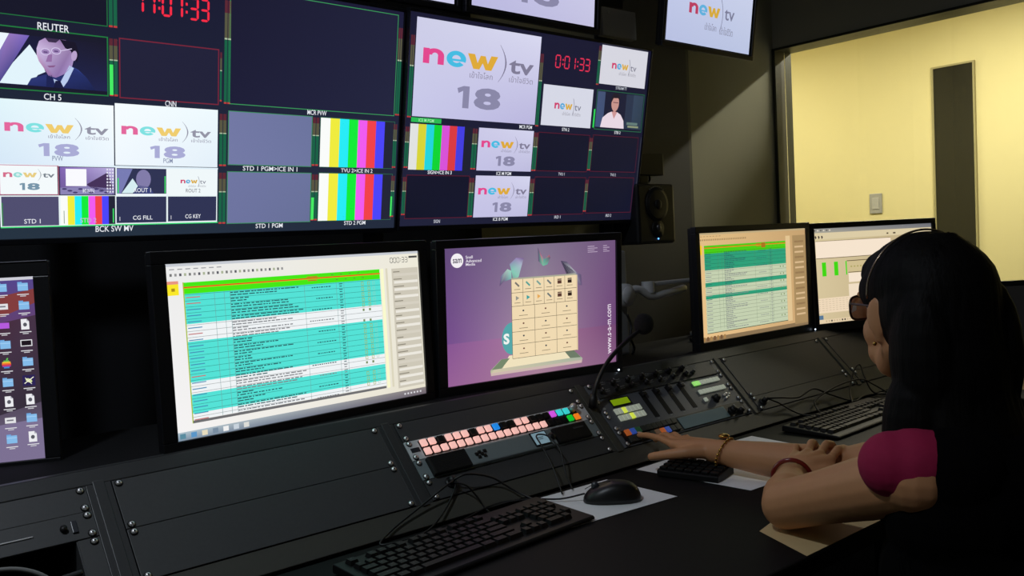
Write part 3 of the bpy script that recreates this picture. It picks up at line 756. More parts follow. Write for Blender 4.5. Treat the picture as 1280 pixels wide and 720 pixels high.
for a in ((196, 308), (228, 302)):
    for k in range(10):
        t0, t1 = 2 * math.pi * k / 10, 2 * math.pi * (k + 1) / 10; c.line(a[0] + 14 * math.cos(t0), a[1] + 10 * math.sin(t0), a[0] + 14 * math.cos(t1), a[1] + 10 * math.sin(t1), (214, 202, 236), 2.5, 8)
    c.ell(a[0], a[1], 13, 9, (158, 132, 184), 7, 12); c.q(a[0] - 6, a[1] - 1, a[0] + 6, a[1] + 3, (90, 66, 120), 8)
c.line(242, 300, 276, 290, (214, 202, 236), 2.5, 8); c.poly([(204, 316), (216, 314), (214, 338), (196, 340)], (150, 112, 166), 7); c.poly([(200, 352), (226, 348), (220, 355), (206, 357)], (136, 92, 140), 7)
c.ctext('CH 5', 215, 451, 20)
meter(c, 396, 242, 434, 24, lit=.55)
# cnn cell
c.frame(428, 236, 786, 439, (120, 38, 58), 4); c.q(432, 240, 782, 439, (34, 34, 58), 1, False); c.ctext('CNN', 606, 446, 20); meter(c, 790, 246, 425, 14, two=False)
# backup switcher multiview
c.grad(50, 466, 408, 672, (226, 246, 252), (246, 253, 255), (236, 246, 255), (214, 232, 248), 2); c.grad(412, 457, 783, 670, (246, 253, 255), (238, 250, 255), (228, 240, 250), (240, 248, 255), 2)
logo(c, 50, 487, 358, 180, 4, tone=1); logo(c, 413, 478, 362, 186, 4, tone=1)
c.ctext('PVW', 226, 652, 17, (130, 140, 170)); c.ctext('PGM', 596, 650, 17, (130, 140, 170))
c.q(50, 672, 785, 678, (225, 240, 250), 3)
c.q(50, 678, 224, 772, (244, 250, 252), 2, False); c.frame(50, 676, 228, 774, (200, 110, 140), 2, 5); logo(c, 52, 672, 172, 98, 4, False, True, 2)
c.grad(232, 680, 408, 773, (130, 100, 180), (190, 180, 225), (120, 110, 160), (110, 90, 150), 2); c.q(250, 686, 316, 744, (250, 250, 255), 3); c.poly([(316, 738), (385, 696), (400, 740), (400, 765), (330, 750)], (70, 50, 90), 3); c.poly([(232, 750), (320, 745), (400, 752), (400, 773), (232, 773)], (140, 132, 182), 3)
for k in range(9):
    c.ell(245 + k * 17, 754 + (k % 3) * 6, 8, 3, (70, 60, 110), 4)
for k in range(8):
    for j in range(3): c.q(382 + j * 9, 683 + k * 11, 387 + j * 9, 689 + k * 11, (230, 230, 245), 4)
c.ctext('MWIN', 322, 760, 14, (225, 225, 240))
c.q(412, 676, 594, 776, (240, 248, 252), 2, False); c.q(416, 680, 590, 770, (48, 52, 84), 3); c.poly([(416, 682), (470, 682), (430, 770), (416, 770)], (120, 124, 180), 4); c.poly([(470, 716), (490, 745), (470, 768), (432, 768)], (214, 238, 242), 4); c.ell(508, 718, 26, 34, (130, 124, 170), 5); c.poly([(470, 770), (490, 740), (530, 745), (545, 770)], (58, 66, 120), 5)
c.q(418, 715, 422, 768, (60, 220, 100), 6); c.q(583, 706, 587, 768, (60, 220, 100), 6); c.ctext('ROUT 1', 504, 757, 15, L=7)
c.q(594, 676, 784, 776, (240, 248, 250), 2, False); smalllogo(c, 600, 680, 780, 770, 4); c.ctext('ROUT 2', 690, 758, 14, (120, 120, 130))
c.q(50, 776, 784, 880, (232, 244, 246), 2, False)
c.q(54, 780, 226, 877, (80, 78, 112), 3, False); c.ctext('STD 1', 144, 862, 15); c.q(54, 800, 58, 875, (60, 130, 80), 4)
colourbars(c, 232, 778, 410, 877, 1, 3); c.ctext('STD 2', 320, 862, 16, (190, 180, 210)); c.q(401, 822, 405, 872, (60, 220, 100), 5); c.q(241, 828, 243, 872, (90, 130, 90), 5)
c.q(414, 780, 590, 874, (48, 52, 84), 3, False); c.ctext('CG FILL', 505, 856, 15); c.q(424, 852, 426, 866, (220, 220, 230), 5)
c.q(596, 780, 780, 872, (48, 52, 84), 3, False); c.ctext('CG KEY', 690, 854, 15); c.q(606, 850, 608, 864, (220, 220, 230), 5)
c.line(50, 881, 786, 879, (60, 220, 120), 4, 5); c.ctext('BCK SW MV', 407, 893, 21, L=6, wpc=.68)
meter(c, 790, 470, 665, 24); meter(c, 790, 690, 885, 24)
meter(c, 806, 58, 432, 22)
# right half
c.frame(826, 8, 1580, 432, (60, 150, 90), 3); c.grad(829, 11, 1577, 429, (27, 27, 50), (34, 35, 60), (36, 38, 64), (30, 30, 56), 1); c.ctext('MCR PVW', 1201, 441, 19); meter(c, 1584, 60, 428, 18)
c.frame(824, 456, 1182, 660, (66, 140, 100), 3, 3); c.grad(827, 459, 1179, 657, (114, 120, 164), (108, 116, 158), (110, 118, 160), (116, 122, 166), 2); c.ctext('STD 1 PGM>ICE IN 1', 1002, 671, 18, wpc=.72)
c.frame(822, 684, 1184, 886, (66, 140, 100), 3, 3); c.grad(825, 687, 1181, 883, (112, 118, 162), (108, 116, 158), (104, 112, 152), (110, 116, 160), 2); c.ctext('STD 1 PGM', 1001, 897, 18, wpc=.72)
meter(c, 1184, 460, 655, 26); meter(c, 1186, 690, 880, 26, lit=.5)
c.frame(1218, 456, 1586, 660, (50, 110, 80), 2, 2); colourbars(c, 1220, 459, 1578, 658, 1, 3); c.ctext('TVU 2>ICE IN 2', 1401, 671, 16, wpc=.7)
c.frame(1218, 682, 1586, 884, (50, 110, 80), 2, 2); colourbars(c, 1220, 685, 1578, 882, 1, 3); c.ctext('STD 2 PGM', 1400, 894, 17, wpc=.7)
meter(c, 1580, 466, 655, 16); meter(c, 1580, 690, 872, 16, lit=.5)
TV2POSE = [.742, 1.787, 1.609, 2.421, -10.225]; TV3POSE = [1.642, 1.808, 1.611, 1.735, -10.882]
def tvpose(p):  # centre of the enlarged picture area
    x, y, z, yw, t = p; a, b = R(yw), R(t)
    up = V((-math.sin(a) * math.sin(b), math.cos(a) * math.sin(b), math.cos(b)))
    q = V((x, y, z)) - up * (.498 * 7 / 900); return [q.x, q.y, q.z, yw, t]
TVL = television(c, 'left wide television of the video wall, showing a red clock and a grid of previews', tvpose(TV2POSE))
# --- right television
c = shifted(Canvas(TW, TH, 1612, 926))
c.grad(-6, -6, 1606, 920, (28, 28, 52), (26, 26, 50), (24, 24, 44), (34, 36, 60), 0)
c.grad(34, 12, 775, 433, (206, 206, 232), (216, 216, 240), (186, 182, 222), (200, 200, 234), 2, 6); logo(c, 34, 12, 741, 420, 4)
meter(c, 8, 90, 440, 18); meter(c, 780, 90, 440, 18)
c.q(30, 438, 196, 458, (44, 186, 84), 4); c.ctext('ICE M PGM', 112, 448, 14, (170, 235, 180), L=5); c.ctext('MCR PGM', 716, 447, 17, wpc=.7)
c.seg('0:01:33', 882, 86, 1138, 144, (226, 50, 84))
c.q(1212, 0, 1581, 197, (214, 214, 224), 2, False); smalllogo(c, 1212, 0, 1581, 197); c.ctext('STREAM TT', 1390, 209, 15, (200, 205, 215)); meter(c, 1190, 8, 205, 16)
c.q(816, 232, 1176, 431, (214, 216, 230), 2, False); smalllogo(c, 816, 232, 1176, 431); c.ctext('STN 2', 994, 446, 16)
c.frame(1204, 228, 1590, 434, (40, 100, 70), 4, 3); c.grad(1212, 236, 1582, 420, (70, 84, 120), (50, 66, 84), (46, 60, 76), (66, 84, 126), 2, 3)
c.q(1270, 236, 1440, 420, (30, 32, 54), 3, False); c.q(1440, 236, 1500, 420, (44, 54, 76), 3)
c.poly([(1250, 420), (1262, 370), (1300, 345), (1330, 335), (1352, 360), (1374, 335), (1405, 348), (1432, 378), (1440, 420)], (232, 216, 228), 4, False); c.poly([(1330, 335), (1374, 335), (1352, 372)], (206, 150, 150), 5)
c.ell(1352, 290, 30, 42, (200, 148, 140), 5); c.poly([(1320, 290), (1318, 262), (1335, 240), (1365, 236), (1384, 252), (1386, 280), (1372, 262), (1335, 264)], (36, 30, 40), 6); c.q(1342, 322, 1362, 345, (190, 136, 130), 4); c.line(1334, 286, 1376, 286, (110, 70, 80), 4, 6)
c.q(1460, 384, 1550, 398, (100, 124, 120), 4); c.q(1470, 402, 1560, 412, (140, 150, 120), 4)
c.q(1192, 330, 1202, 425, (50, 220, 90), 4); c.ctext('STB 2', 1393, 443, 15)
def darkcell(c, x0, y0, x1, y1, lab, cx, cy):
    c.frame(x0, y0, x1, y1, (92, 26, 44), 3, 3); c.grad(x0 + 3, y0 + 3, x1 - 3, y1 - 3, (24, 24, 44), (22, 23, 42), (22, 24, 46), (20, 22, 40), 2, 2); c.ctext(lab, cx, cy, 15, (205, 208, 220), wpc=.6)
darkcell(c, 806, 466, 1180, 660, 'TVU 1', 992, 673); darkcell(c, 1204, 462, 1574, 656, 'TVU 2', 1391, 671)
darkcell(c, 806, 688, 1180, 884, 'IRD 1', 990, 896); darkcell(c, 1200, 684, 1570, 880, 'IRD 2', 1386, 894); darkcell(c, 22, 690, 384, 888, 'SIGN', 205, 902)
colourbars(c, 28, 465, 378, 667, .9, 3); c.ctext('SIGN>ICE IN 3', 205, 677, 16, wpc=.66)
for (a, b_, lab, ly) in ((464, 664, 'ICE M PGM', 676), (688, 888, 'ICE B PGM', 899)):
    c.grad(421, a, 774, b_, (204, 202, 232), (212, 212, 238), (190, 188, 222), (196, 194, 230), 2, 3); logo(c, 421, a, 353, 200, 4); c.ctext(lab, 595, ly, 16, wpc=.66)
meter(c, 384, 470, 660, 26); meter(c, 384, 700, 885, 26); meter(c, 778, 470, 660, 24); meter(c, 778, 700, 885, 24); meter(c, 1182, 480, 650, 20); meter(c, 1180, 700, 870, 20); meter(c, 4, 480, 660, 18); meter(c, 4, 700, 870, 18)
c.q(1596, 460, 1599, 870, (70, 76, 80), 2)
TVR = television(c, 'right wide television of the video wall, showing a large channel slide and colour bars', tvpose(TV3POSE))
# --- the upper row of smaller displays
def slide(kind):
    c = Canvas(.4445, .25, 1600, 900)
    if kind == 'big':
        c.grad(0, 0, 1600, 900, (206, 206, 236), (214, 214, 240), (196, 194, 226), (186, 184, 224), 1, 4); logo(c, 0, 0, 1600, 900, 4)
    elif kind == 'plain':
        c.grad(0, 0, 1600, 900, (206, 206, 240), (214, 214, 240), (206, 206, 238), (190, 190, 226), 1, 4); logo(c, 0, 0, 1600, 900, 4)
    else:
        c.grad(0, 0, 1600, 900, (200, 208, 236), (206, 212, 236), (186, 196, 226), (184, 192, 226), 1, 4)
        X = lambda a: a; 
        P0 = c.P; c.P = lambda u, v, L: P0(u - 80, v + 215, L)
        g_n(c, 455, 235, 620, 350, (186, 62, 96), 4); g_e(c, 635, 235, 790, 352, (96, 176, 220), 4); g_w(c, 800, 238, 1035, 350, (214, 170, 60), 4)
        pts = [(1045 + 46 * (1 - (t * 2 - 1) ** 2), 130 + 360 * t) for t in [i / 12 for i in range(13)]]
        for (a, b), (d, e) in zip(pts, pts[1:]): c.line(a, b, d, e, (120, 122, 150), 9, 4)
        c.text('tv', 1125, 225, 1320, 350, (120, 122, 150), 4, .01)
        c.text('เข้าใจโลก', 760, 420, 985, 500, (130, 132, 156), 4, .004); c.text('เข้าใจชีวิต', 1050, 430, 1310, 520, (130, 132, 156), 4, .004); c.P = P0
    return c
UP = []
def upper(kind, label, xl, xr, ybot, zb, tilt, yaw=1.5):
    W_ = xr - xl; H_ = W_ * 9 / 16; t = R(tilt); cz = zb + math.cos(t) * H_ / 2; cyy = ybot + math.sin(t) * H_ / 2
    c = slide(kind); c.w = W_; c.h = H_
    o, up = display('ceiling_monitor', label, 'monitor', [(xl + xr) / 2, cyy, cz, yaw, tilt], W_, H_, c, (.012, .012, .012, .014), .045, bmat=M_TVB, group='monitors of the upper row')
    UP.append(((xl + xr) / 2, cyy, cz)); return o
upper('plain', 'leftmost monitor of the upper row, only its lower edge seen above the video wall', .885, 1.343, 1.75, 1.891, -6)
upper('big', 'upper row monitor above the right television, grey number at its lower edge', 1.372, 1.836, 1.75, 1.891, -6)
upper('small', 'upper row monitor at the right end, white slide with small coloured lettering', 2.114, 2.575, 1.75, 1.888, -8)
# --- frame that carries the wall of screens
fr = thing('screen_mount_frame', 'black steel frame carrying the televisions behind the console', 'mounting frame', (1.3, 1.98, 0))
for x in (.3, 1.192, 2.085):
    MB().bbox(x - 1.3 - .02, x - 1.3 + .02, -.04, 0, 0, 2.778, .003).build('post', M_CON, fr)
for z in (1.45, 1.74, 2.04):
    MB().bbox(-.02 + .3 - 1.3 - .5, 2.12 - 1.3, -.075, -.041, z - .02, z + .02, .003).build('rail', M_CON, fr)
bx = thing('junction_box', 'flat grey plate behind the upper screens, right of the wide televisions', 'wall plate', (2.02, 1.845, 1.905))
MB().bbox(-.075, .075, -.012, .012, 0, .085, .003).build('plate', mat('grey_plate', (215, 215, 218), .5), bx)
MB().cyl((-.05, -.013, .07), (-.05, -.016, .07), .004, 10).build('screw', M_CHROME, bx)

# --- playlist monitor content
def playlist(c, warm=False, full=True):
    W_, H_ = 1600, 900
    bg = (244, 240, 236) if not warm else (232, 196, 140)
    c.grad(0, 0, W_, H_, (236, 236, 236) if not warm else (226, 190, 134), (238, 234, 218) if not warm else (196, 160, 112), (232, 226, 206) if not warm else (204, 166, 116), (246, 244, 244) if not warm else (236, 196, 140), 0)
    c.q(0, 0, W_, 14, (200, 204, 212) if not warm else (190, 170, 130), 1)
    rnd = random.Random(5)
    for k in range(26): c.q(20 + k * 25, 50, 32 + k * 25, 64, [(120, 120, 120), (150, 150, 150), (90, 90, 100), (170, 180, 150)][k % 4] if not warm else (150, 120, 80), 2)
    for k in range(7): c.q(20 + k * 42, 26, 46 + k * 42, 31, (150, 150, 155) if not warm else (170, 140, 95), 2)
    T0, T1, X0, X1 = (98, 822, 88, 1302) if full else (104, 830, 68, 1266)
    if full:
        c.q(1, 88, 62, 104, (232, 150, 130), 2); c.q(2, 104, 62, 160, (250, 232, 40), 2); c.q(24, 124, 42, 140, (170, 140, 30), 3); c.q(84, 96, 90, T1, (170, 190, 60), 2)
    else: c.q(3, 100, 38, 178, (250, 205, 40), 2)
    G = (70, 232, 20) if not warm else (72, 205, 22); Tl = (84, 226, 214) if not warm else (44, 160, 122); Wt = (240, 244, 246) if not warm else (196, 208, 176)
    if full: bands = [(98, 157, G), (157, 312, Tl), (312, 402, Wt), (402, 612, Tl), (612, 674, Wt), (674, 772, Tl), (772, 806, Wt)]
    else: bands = [(104, 171, G), (171, 308, Tl), (308, 414, Wt), (414, 448, Tl), (448, 517, Wt), (517, 548, Tl), (548, 828, Wt)]
    for a, b, k in bands: c.q(X0, a, X1, b, k, 1, False)
    c.q(X0, 120, X1, 128, (226, 70, 30), 3); c.q(X0, 126, X1, 129, (210, 190, 40), 4)
    c.q(800, 112, 870, 118, (200, 90, 40), 4); c.q(805, 132, 866, 138, (200, 90, 40), 4)
    for k in range(8): c.q(960 + k * 30, 108 + (k % 2) * 30, 975 + k * 30, 113 + (k % 2) * 30, (90, 150, 60), 4)
    y = 160; i = 0; rh = 31.5
    def inband(y):
        for a, b, k in bands:
            if a <= y < b: return k
        return Wt
    while y < (806 if full else 820):
        k = inband(y + 5); ln = tuple(int(v * .62) for v in k)
        c.q(X0, y, X1, y + 2.2, ln, 2)
        tc = (44, 96, 100) if k != Wt else (128, 130, 134)
        c.q(X0 + 8, y + 13, X0 + 84, y + 18, ((196, 110, 110) if (i < 2 or i % 7 == 6) else (70, 140, 180)) if full else tc, 2)
        for nrow in range(2):
            yy = y + 4 + nrow * 13; x = 338
            xe = 338 + rnd.choice([90, 160, 260, 340, 400]) if full else 338 + rnd.choice([80, 120, 300])
            while x < xe:
                w = rnd.uniform(8, 34); c.q(x, yy, x + w, yy + 6, tc, 2); x += w + rnd.uniform(3, 8)
        if i % 2 == 0:
            x = 800 + rnd.uniform(0, 60)
            while x < 955: w = rnd.uniform(6, 16); c.q(x, y + 14, x + w, y + 20, tc, 2); x += w + 5
        c.q(1010, y + 5, 1034, y + 10, tc, 2); c.q(1012, y + 18, 1030, y + 23, tc, 2)
        if full and i % 1 == 0 and k == Tl:
            c.frame(1163, y + 6, 1180, y + 28, (160, 170, 60), 3, 3); c.frame(1208, y + 6, 1225, y + 28, (160, 170, 60), 3, 3); c.frame(1243, y + 8, 1260, y + 26, (150, 200, 180), 2, 3)
        elif k == Wt and i % 2: c.q(1163, y + 8, 1176, y + 22, (120, 140, 90), 3); c.q(1208, y + 8, 1222, y + 22, (120, 140, 90), 3)
        y += rh; i += 1
    for x in (248, 302, 335, 780, 990, 1042): c.q(x, 157, x + 2, 806, (110, 150, 150) if not warm else (90, 120, 90), 3)
    if full:
        c.q(X0, 808, X1 - 2, 822, (110, 110, 112), 3); c.seg('000:33', 1382, 34, 1520, 64, (70, 70, 70), 3); c.q(1525, 28, 1590, 40, (70, 70, 70), 3)
        c.q(1308, 96, 1330, 822, (250, 250, 206), 2); c.q(1345, 96, 1360, 822, (220, 214, 190), 2)
        c.q(1390, 100, 1592, 838, (206, 200, 184), 2, False)
        for k in range(16):
            yy = 118 + k * 45; c.q(1400, yy, 1450 + (k % 3) * 14, yy + 6, (140, 134, 120), 3); c.q(1404, yy + 14, 1586, yy + 30, (236, 232, 222) if k % 4 else (214, 208, 194), 3)
        c.grad(0, 858, 1600, 900, (176, 196, 206), (140, 130, 130), (110, 100, 110), (130, 150, 170), 2)
        for k, col in enumerate([(90, 140, 160), (90, 150, 200), (230, 220, 190), (120, 140, 160), (240, 240, 240), (200, 210, 220), (220, 220, 215)]): c.q(14 + k * 58, 866, 44 + k * 58, 892, col, 3)
        for k in range(6): c.q(1430 + k * 24, 874, 1442 + k * 24, 884, (220, 220, 225), 3)
    else:
        c.q(1268, 60, 1340, 840, (226, 196, 146), 2, False); c.q(1380, 60, 1600, 880, (170, 140, 96), 2, False)
        for k in range(15): c.q(1410, 110 + k * 48, 1560, 126 + k * 48, (216, 184, 140) if k % 3 else (150, 120, 82), 3)
        c.q(X0, 828, X1, 834, (80, 100, 80), 3); c.q(0, 866, 1600, 900, (140, 116, 84), 2)
        for k in range(7): c.q(10 + k * 46, 858, 40 + k * 46, 892, (120, 86, 56) if k % 2 else (170, 130, 80), 3)
        c.q(880, 108, 945, 150, (170, 110, 30), 4)
c = Canvas(.5317, .299, 1600, 900); playlist(c)
o, up = display('monitor', 'widescreen monitor showing a cyan and green playlist, above the blank panels', 'monitor', [.77, 1.513, 1.144, 3.704, .458], .5317, .299, c, (.026, .020, .022, .030), .045, led=(.279, .012), group=MG)
def stand(o, H, tilt, z_bottom, arm=False):
    # neck and foot standing on the console deck, built upright in the display's own frame
    s = MB(); s.bbox(-.03, .03, .040, .062, -.012, H * .62, .006); s.build('stand_neck', M_RUB, o)
    s = MB(); s.bbox(-.11, .11, .005, .17, z_bottom, z_bottom + .012, .005); s.build('stand_foot', M_RUB, o)
DECK = p0.z
stand(o, .33, 0, (DECK - (1.144 - .1495 - .030)) + .0005)
# --- purple wallpaper monitor
c = Canvas(.4745, .2966, 1600, 1000)
c.grad(0, 0, 800, 690, (98, 74, 122), (130, 118, 142), (172, 148, 166), (116, 76, 140), 0, 8); c.grad(800, 0, 1600, 690, (130, 118, 142), (112, 84, 124), (110, 70, 120), (172, 148, 166), 0, 8)
c.grad(0, 690, 800, 1000, (134, 84, 146), (176, 130, 160), (168, 128, 152), (150, 96, 150), 0, 5); c.grad(800, 690, 1600, 1000, (176, 130, 160), (116, 72, 116), (134, 92, 130), (168, 128, 152), 0, 5)
c.ell(106, 90, 52, 52, (244, 240, 244), 3, 28); c.text('sam', 70, 76, 144, 108, (40, 30, 60), 4, .01)
c.text('Snell', 178, 58, 238, 80, (232, 226, 236), 3, .01); c.text('Advanced', 178, 86, 312, 108, (232, 226, 236), 3, .01); c.text('Media', 178, 112, 258, 132, (232, 226, 236), 3, .01)
for k in range(4): c.q(1310, 38 + k * 15, 1380 + (k % 2) * 30, 43 + k * 15, (190, 170, 196), 3); c.q(1470, 38 + k * 15, 1510 + (k % 2) * 25, 43 + k * 15, (190, 170, 196), 3)
c.text('www.s-a-m.com', 1512, 520, 1548, 925, (236, 224, 236), 3, .006, vert=True)
c.poly([(575, 250), (500, 270), (466, 300), (480, 225), (540, 175), (575, 190)], [(120, 190, 180), (110, 90, 130), (90, 60, 110), (110, 110, 150), (170, 200, 190), (150, 210, 190)], 3); c.poly([(575, 190), (560, 140), (620, 95), (690, 100), (672, 150), (640, 240), (590, 262)], [(130, 200, 180), (140, 150, 180), (150, 130, 180), (120, 90, 140), (170, 180, 200), (140, 200, 180), (120, 160, 150)], 3)
c.poly([(822, 25), (850, 80), (880, 120), (930, 88), (940, 110), (910, 160), (870, 170), (825, 130)], [(90, 70, 110), (200, 90, 130), (90, 160, 150), (190, 90, 110), (110, 80, 110), (90, 180, 160), (120, 190, 160), (90, 70, 110)], 3)
c.poly([(1040, 140), (1100, 150), (1160, 210), (1200, 240), (1240, 260), (1248, 345), (1215, 340), (1190, 265), (1100, 255)], [(60, 50, 80), (90, 80, 110), (170, 170, 180), (120, 110, 140), (90, 80, 110), (100, 80, 120), (110, 100, 130), (150, 150, 160), (60, 50, 70)], 3)
for k in range(5): c.line(1065 + k * 18, 160 + k * 12, 1110 + k * 16, 240, (40, 34, 54), 4, 4)
c.ell(570, 702, 92, 122, (84, 166, 168), 3, 32); c.text('S', 492, 660, 545, 742, (240, 244, 240), 4, .04)
c.poly([(470, 850), (1150, 850), (1246, 930), (1238, 966), (376, 966), (370, 925)], [(190, 190, 170), (120, 140, 120), (170, 180, 160), (200, 170, 170), (214, 200, 170), (170, 180, 150)], 2, False); c.poly([(540, 830), (1060, 830), (1120, 915), (480, 920)], (240, 226, 190), 3, False)
c.poly([(376, 945), (1238, 945), (1238, 966), (376, 966)], (206, 182, 176), 3); c.poly([(470, 850), (545, 850), (470, 920), (380, 920)], (118, 136, 108), 4); c.poly([(1060, 850), (1150, 850), (1230, 920), (1120, 915)], (110, 124, 104), 4)
CRM = (240, 218, 178)
c.q(570, 258, 1199, 858, CRM, 5, False); c.q(1185, 258, 1199, 858, (226, 204, 164), 6); c.q(570, 246, 1185, 258, (170, 170, 150), 5)
for y in (357, 459, 561, 654, 750, 856): c.q(570, y, 1190, y + 3, (60, 54, 44), 7)
for x in (673, 772, 871, 968, 1072): c.q(x, 258, x + 3, 459, (60, 54, 44), 7)
for x in (779, 988): c.q(x, 459, x + 3, 858, (60, 54, 44), 7)
c.q(568, 256, 571, 858, (60, 54, 44), 7)
for r_i in range(2):
    for k in range(6):
        cx = 622 + k * 100; cy = 298 + r_i * 102; col = [(120, 116, 110), (90, 160, 150), (120, 160, 150), (110, 120, 120), (90, 60, 50), (50, 36, 30)][k]
        if k < 4: c.line(cx - 18, cy - 18, cx + 18, cy + 14, col, 14, 7) if (r_i == 0 or k == 3) else c.poly([(cx - 14, cy - 18), (cx + 18, cy), (cx - 14, cy + 18)], [(150, 150, 140), (60, 160, 160), (230, 170, 90)][k % 3], 7)
        else: c.q(cx - 20, cy - 20, cx + 20, cy + 18, col, 7); c.q(cx - 20, cy - 12, cx + 20, cy - 8, (220, 200, 170), 8)
        c.q(cx - 28, cy + 34, cx + 28, cy + 38, (120, 106, 84), 7)
for r_i, y in enumerate((510, 607, 702, 800)):
    for k, x in enumerate((675, 884, 1090)):
        c.ell(x, y - 12, 9, 7, (110, 70, 60) if (r_i + k) % 2 else (60, 70, 80), 7, 8); c.q(x - 40, y + 22, x + 40, y + 26, (120, 106, 84), 7)
o, up = display('monitor', 'monitor with a purple wallpaper and a cream grid of icons, behind the button strip', 'monitor', [1.326, 1.495, 1.147, -6.174, -3.213], .4745, .2966, c, (.022, .016, .018, .030), .045, led=(.240, .010), group=MG)
stand(o, .33, 0, (DECK - (1.147 - .1483 - .030)) + .0005)
# --- two right-hand monitors on arms
c = Canvas(.5317, .299, 1600, 900); playlist(c, True, False)
oR1, up = display('monitor', 'monitor showing a warm tinted green playlist, left of the pair before the window', 'monitor', [2.197, 1.502, 1.151, .28, .168], .5317, .299, c, (.018, .018, .018, .026), .045, group=MG)
c = Canvas(.5317, .299, 1600, 900)
c.grad(0, 0, 1600, 900, (216, 200, 158), (190, 170, 130), (180, 158, 120), (214, 196, 156), 0)
c.grad(0, 0, 1600, 40, (150, 150, 146), (110, 112, 120), (120, 120, 124), (170, 165, 150), 1); c.q(0, 40, 1600, 100, (220, 204, 166), 1, False)
for k in range(6): c.q(10 + k * 38, 12, 26 + k * 38, 24, (230, 220, 200) if k % 2 else (90, 80, 70), 3)
for k in range(3): c.poly([(12 + k * 40, 72), (26 + k * 40, 66), (36 + k * 40, 84), (20 + k * 40, 100)], (60, 50, 50), 3)
for k in range(2): c.q(960 + k * 90, 70, 985 + k * 100, 84, (80, 66, 50), 3)
c.q(16, 122, 1012, 280, (246, 228, 206), 2, False); c.q(16, 118, 1012, 122, (120, 100, 70), 3); c.q(16, 280, 1012, 286, (110, 92, 66), 3)
for k, x in enumerate((82, 236, 386)): c.q(x, 322, x + (52 if k < 2 else 16), 454, (66, 214, 20), 3)
c.q(404, 318, 1500, 430, (208, 190, 144), 2, False); c.q(404, 318, 1500, 325, (90, 74, 50), 3); c.q(416, 430, 1500, 436, (90, 74, 50), 3); c.q(418, 440, 1500, 528, (246, 228, 206), 3, False); c.q(410, 546, 1500, 680, (240, 222, 196), 3, False)
for k in range(12): c.q(450 + k * 42, 372, 470 + k * 42, 384, (170, 160, 90), 3)
c.q(-0, 661, 1500, 802, (238, 216, 186), 2, False)
for r_i in range(6):
    for k in range(14): c.q(10 + k * 44, 675 + r_i * 20, 38 + k * 44, 679 + r_i * 20, (200, 180, 150), 3)
c.q(0, 822, 62, 862, (90, 120, 150), 3); c.q(0, 864, 1600, 900, (228, 206, 170), 2, False)
for k in range(16): c.q(90 + k * 34, 872, 108 + k * 34, 888, (60, 50, 44) if k in (2, 6, 7) else (200, 176, 140), 3)
oR2, up = display('monitor', 'monitor with a pale grey window and green bars, partly hidden by the woman\'s head', 'monitor', [2.763, 1.43, 1.147, -14.476, 2.182], .5317, .299, c, (.018, .018, .018, .026), .045, led=(-.288, .012), group=MG)
for q_, zz, hh in ((oR1, 1.151, .33), (oR2, 1.147, .33)):
    stand(q_, hh, 0, (DECK - (zz - .1495 - .026)) + .0005)
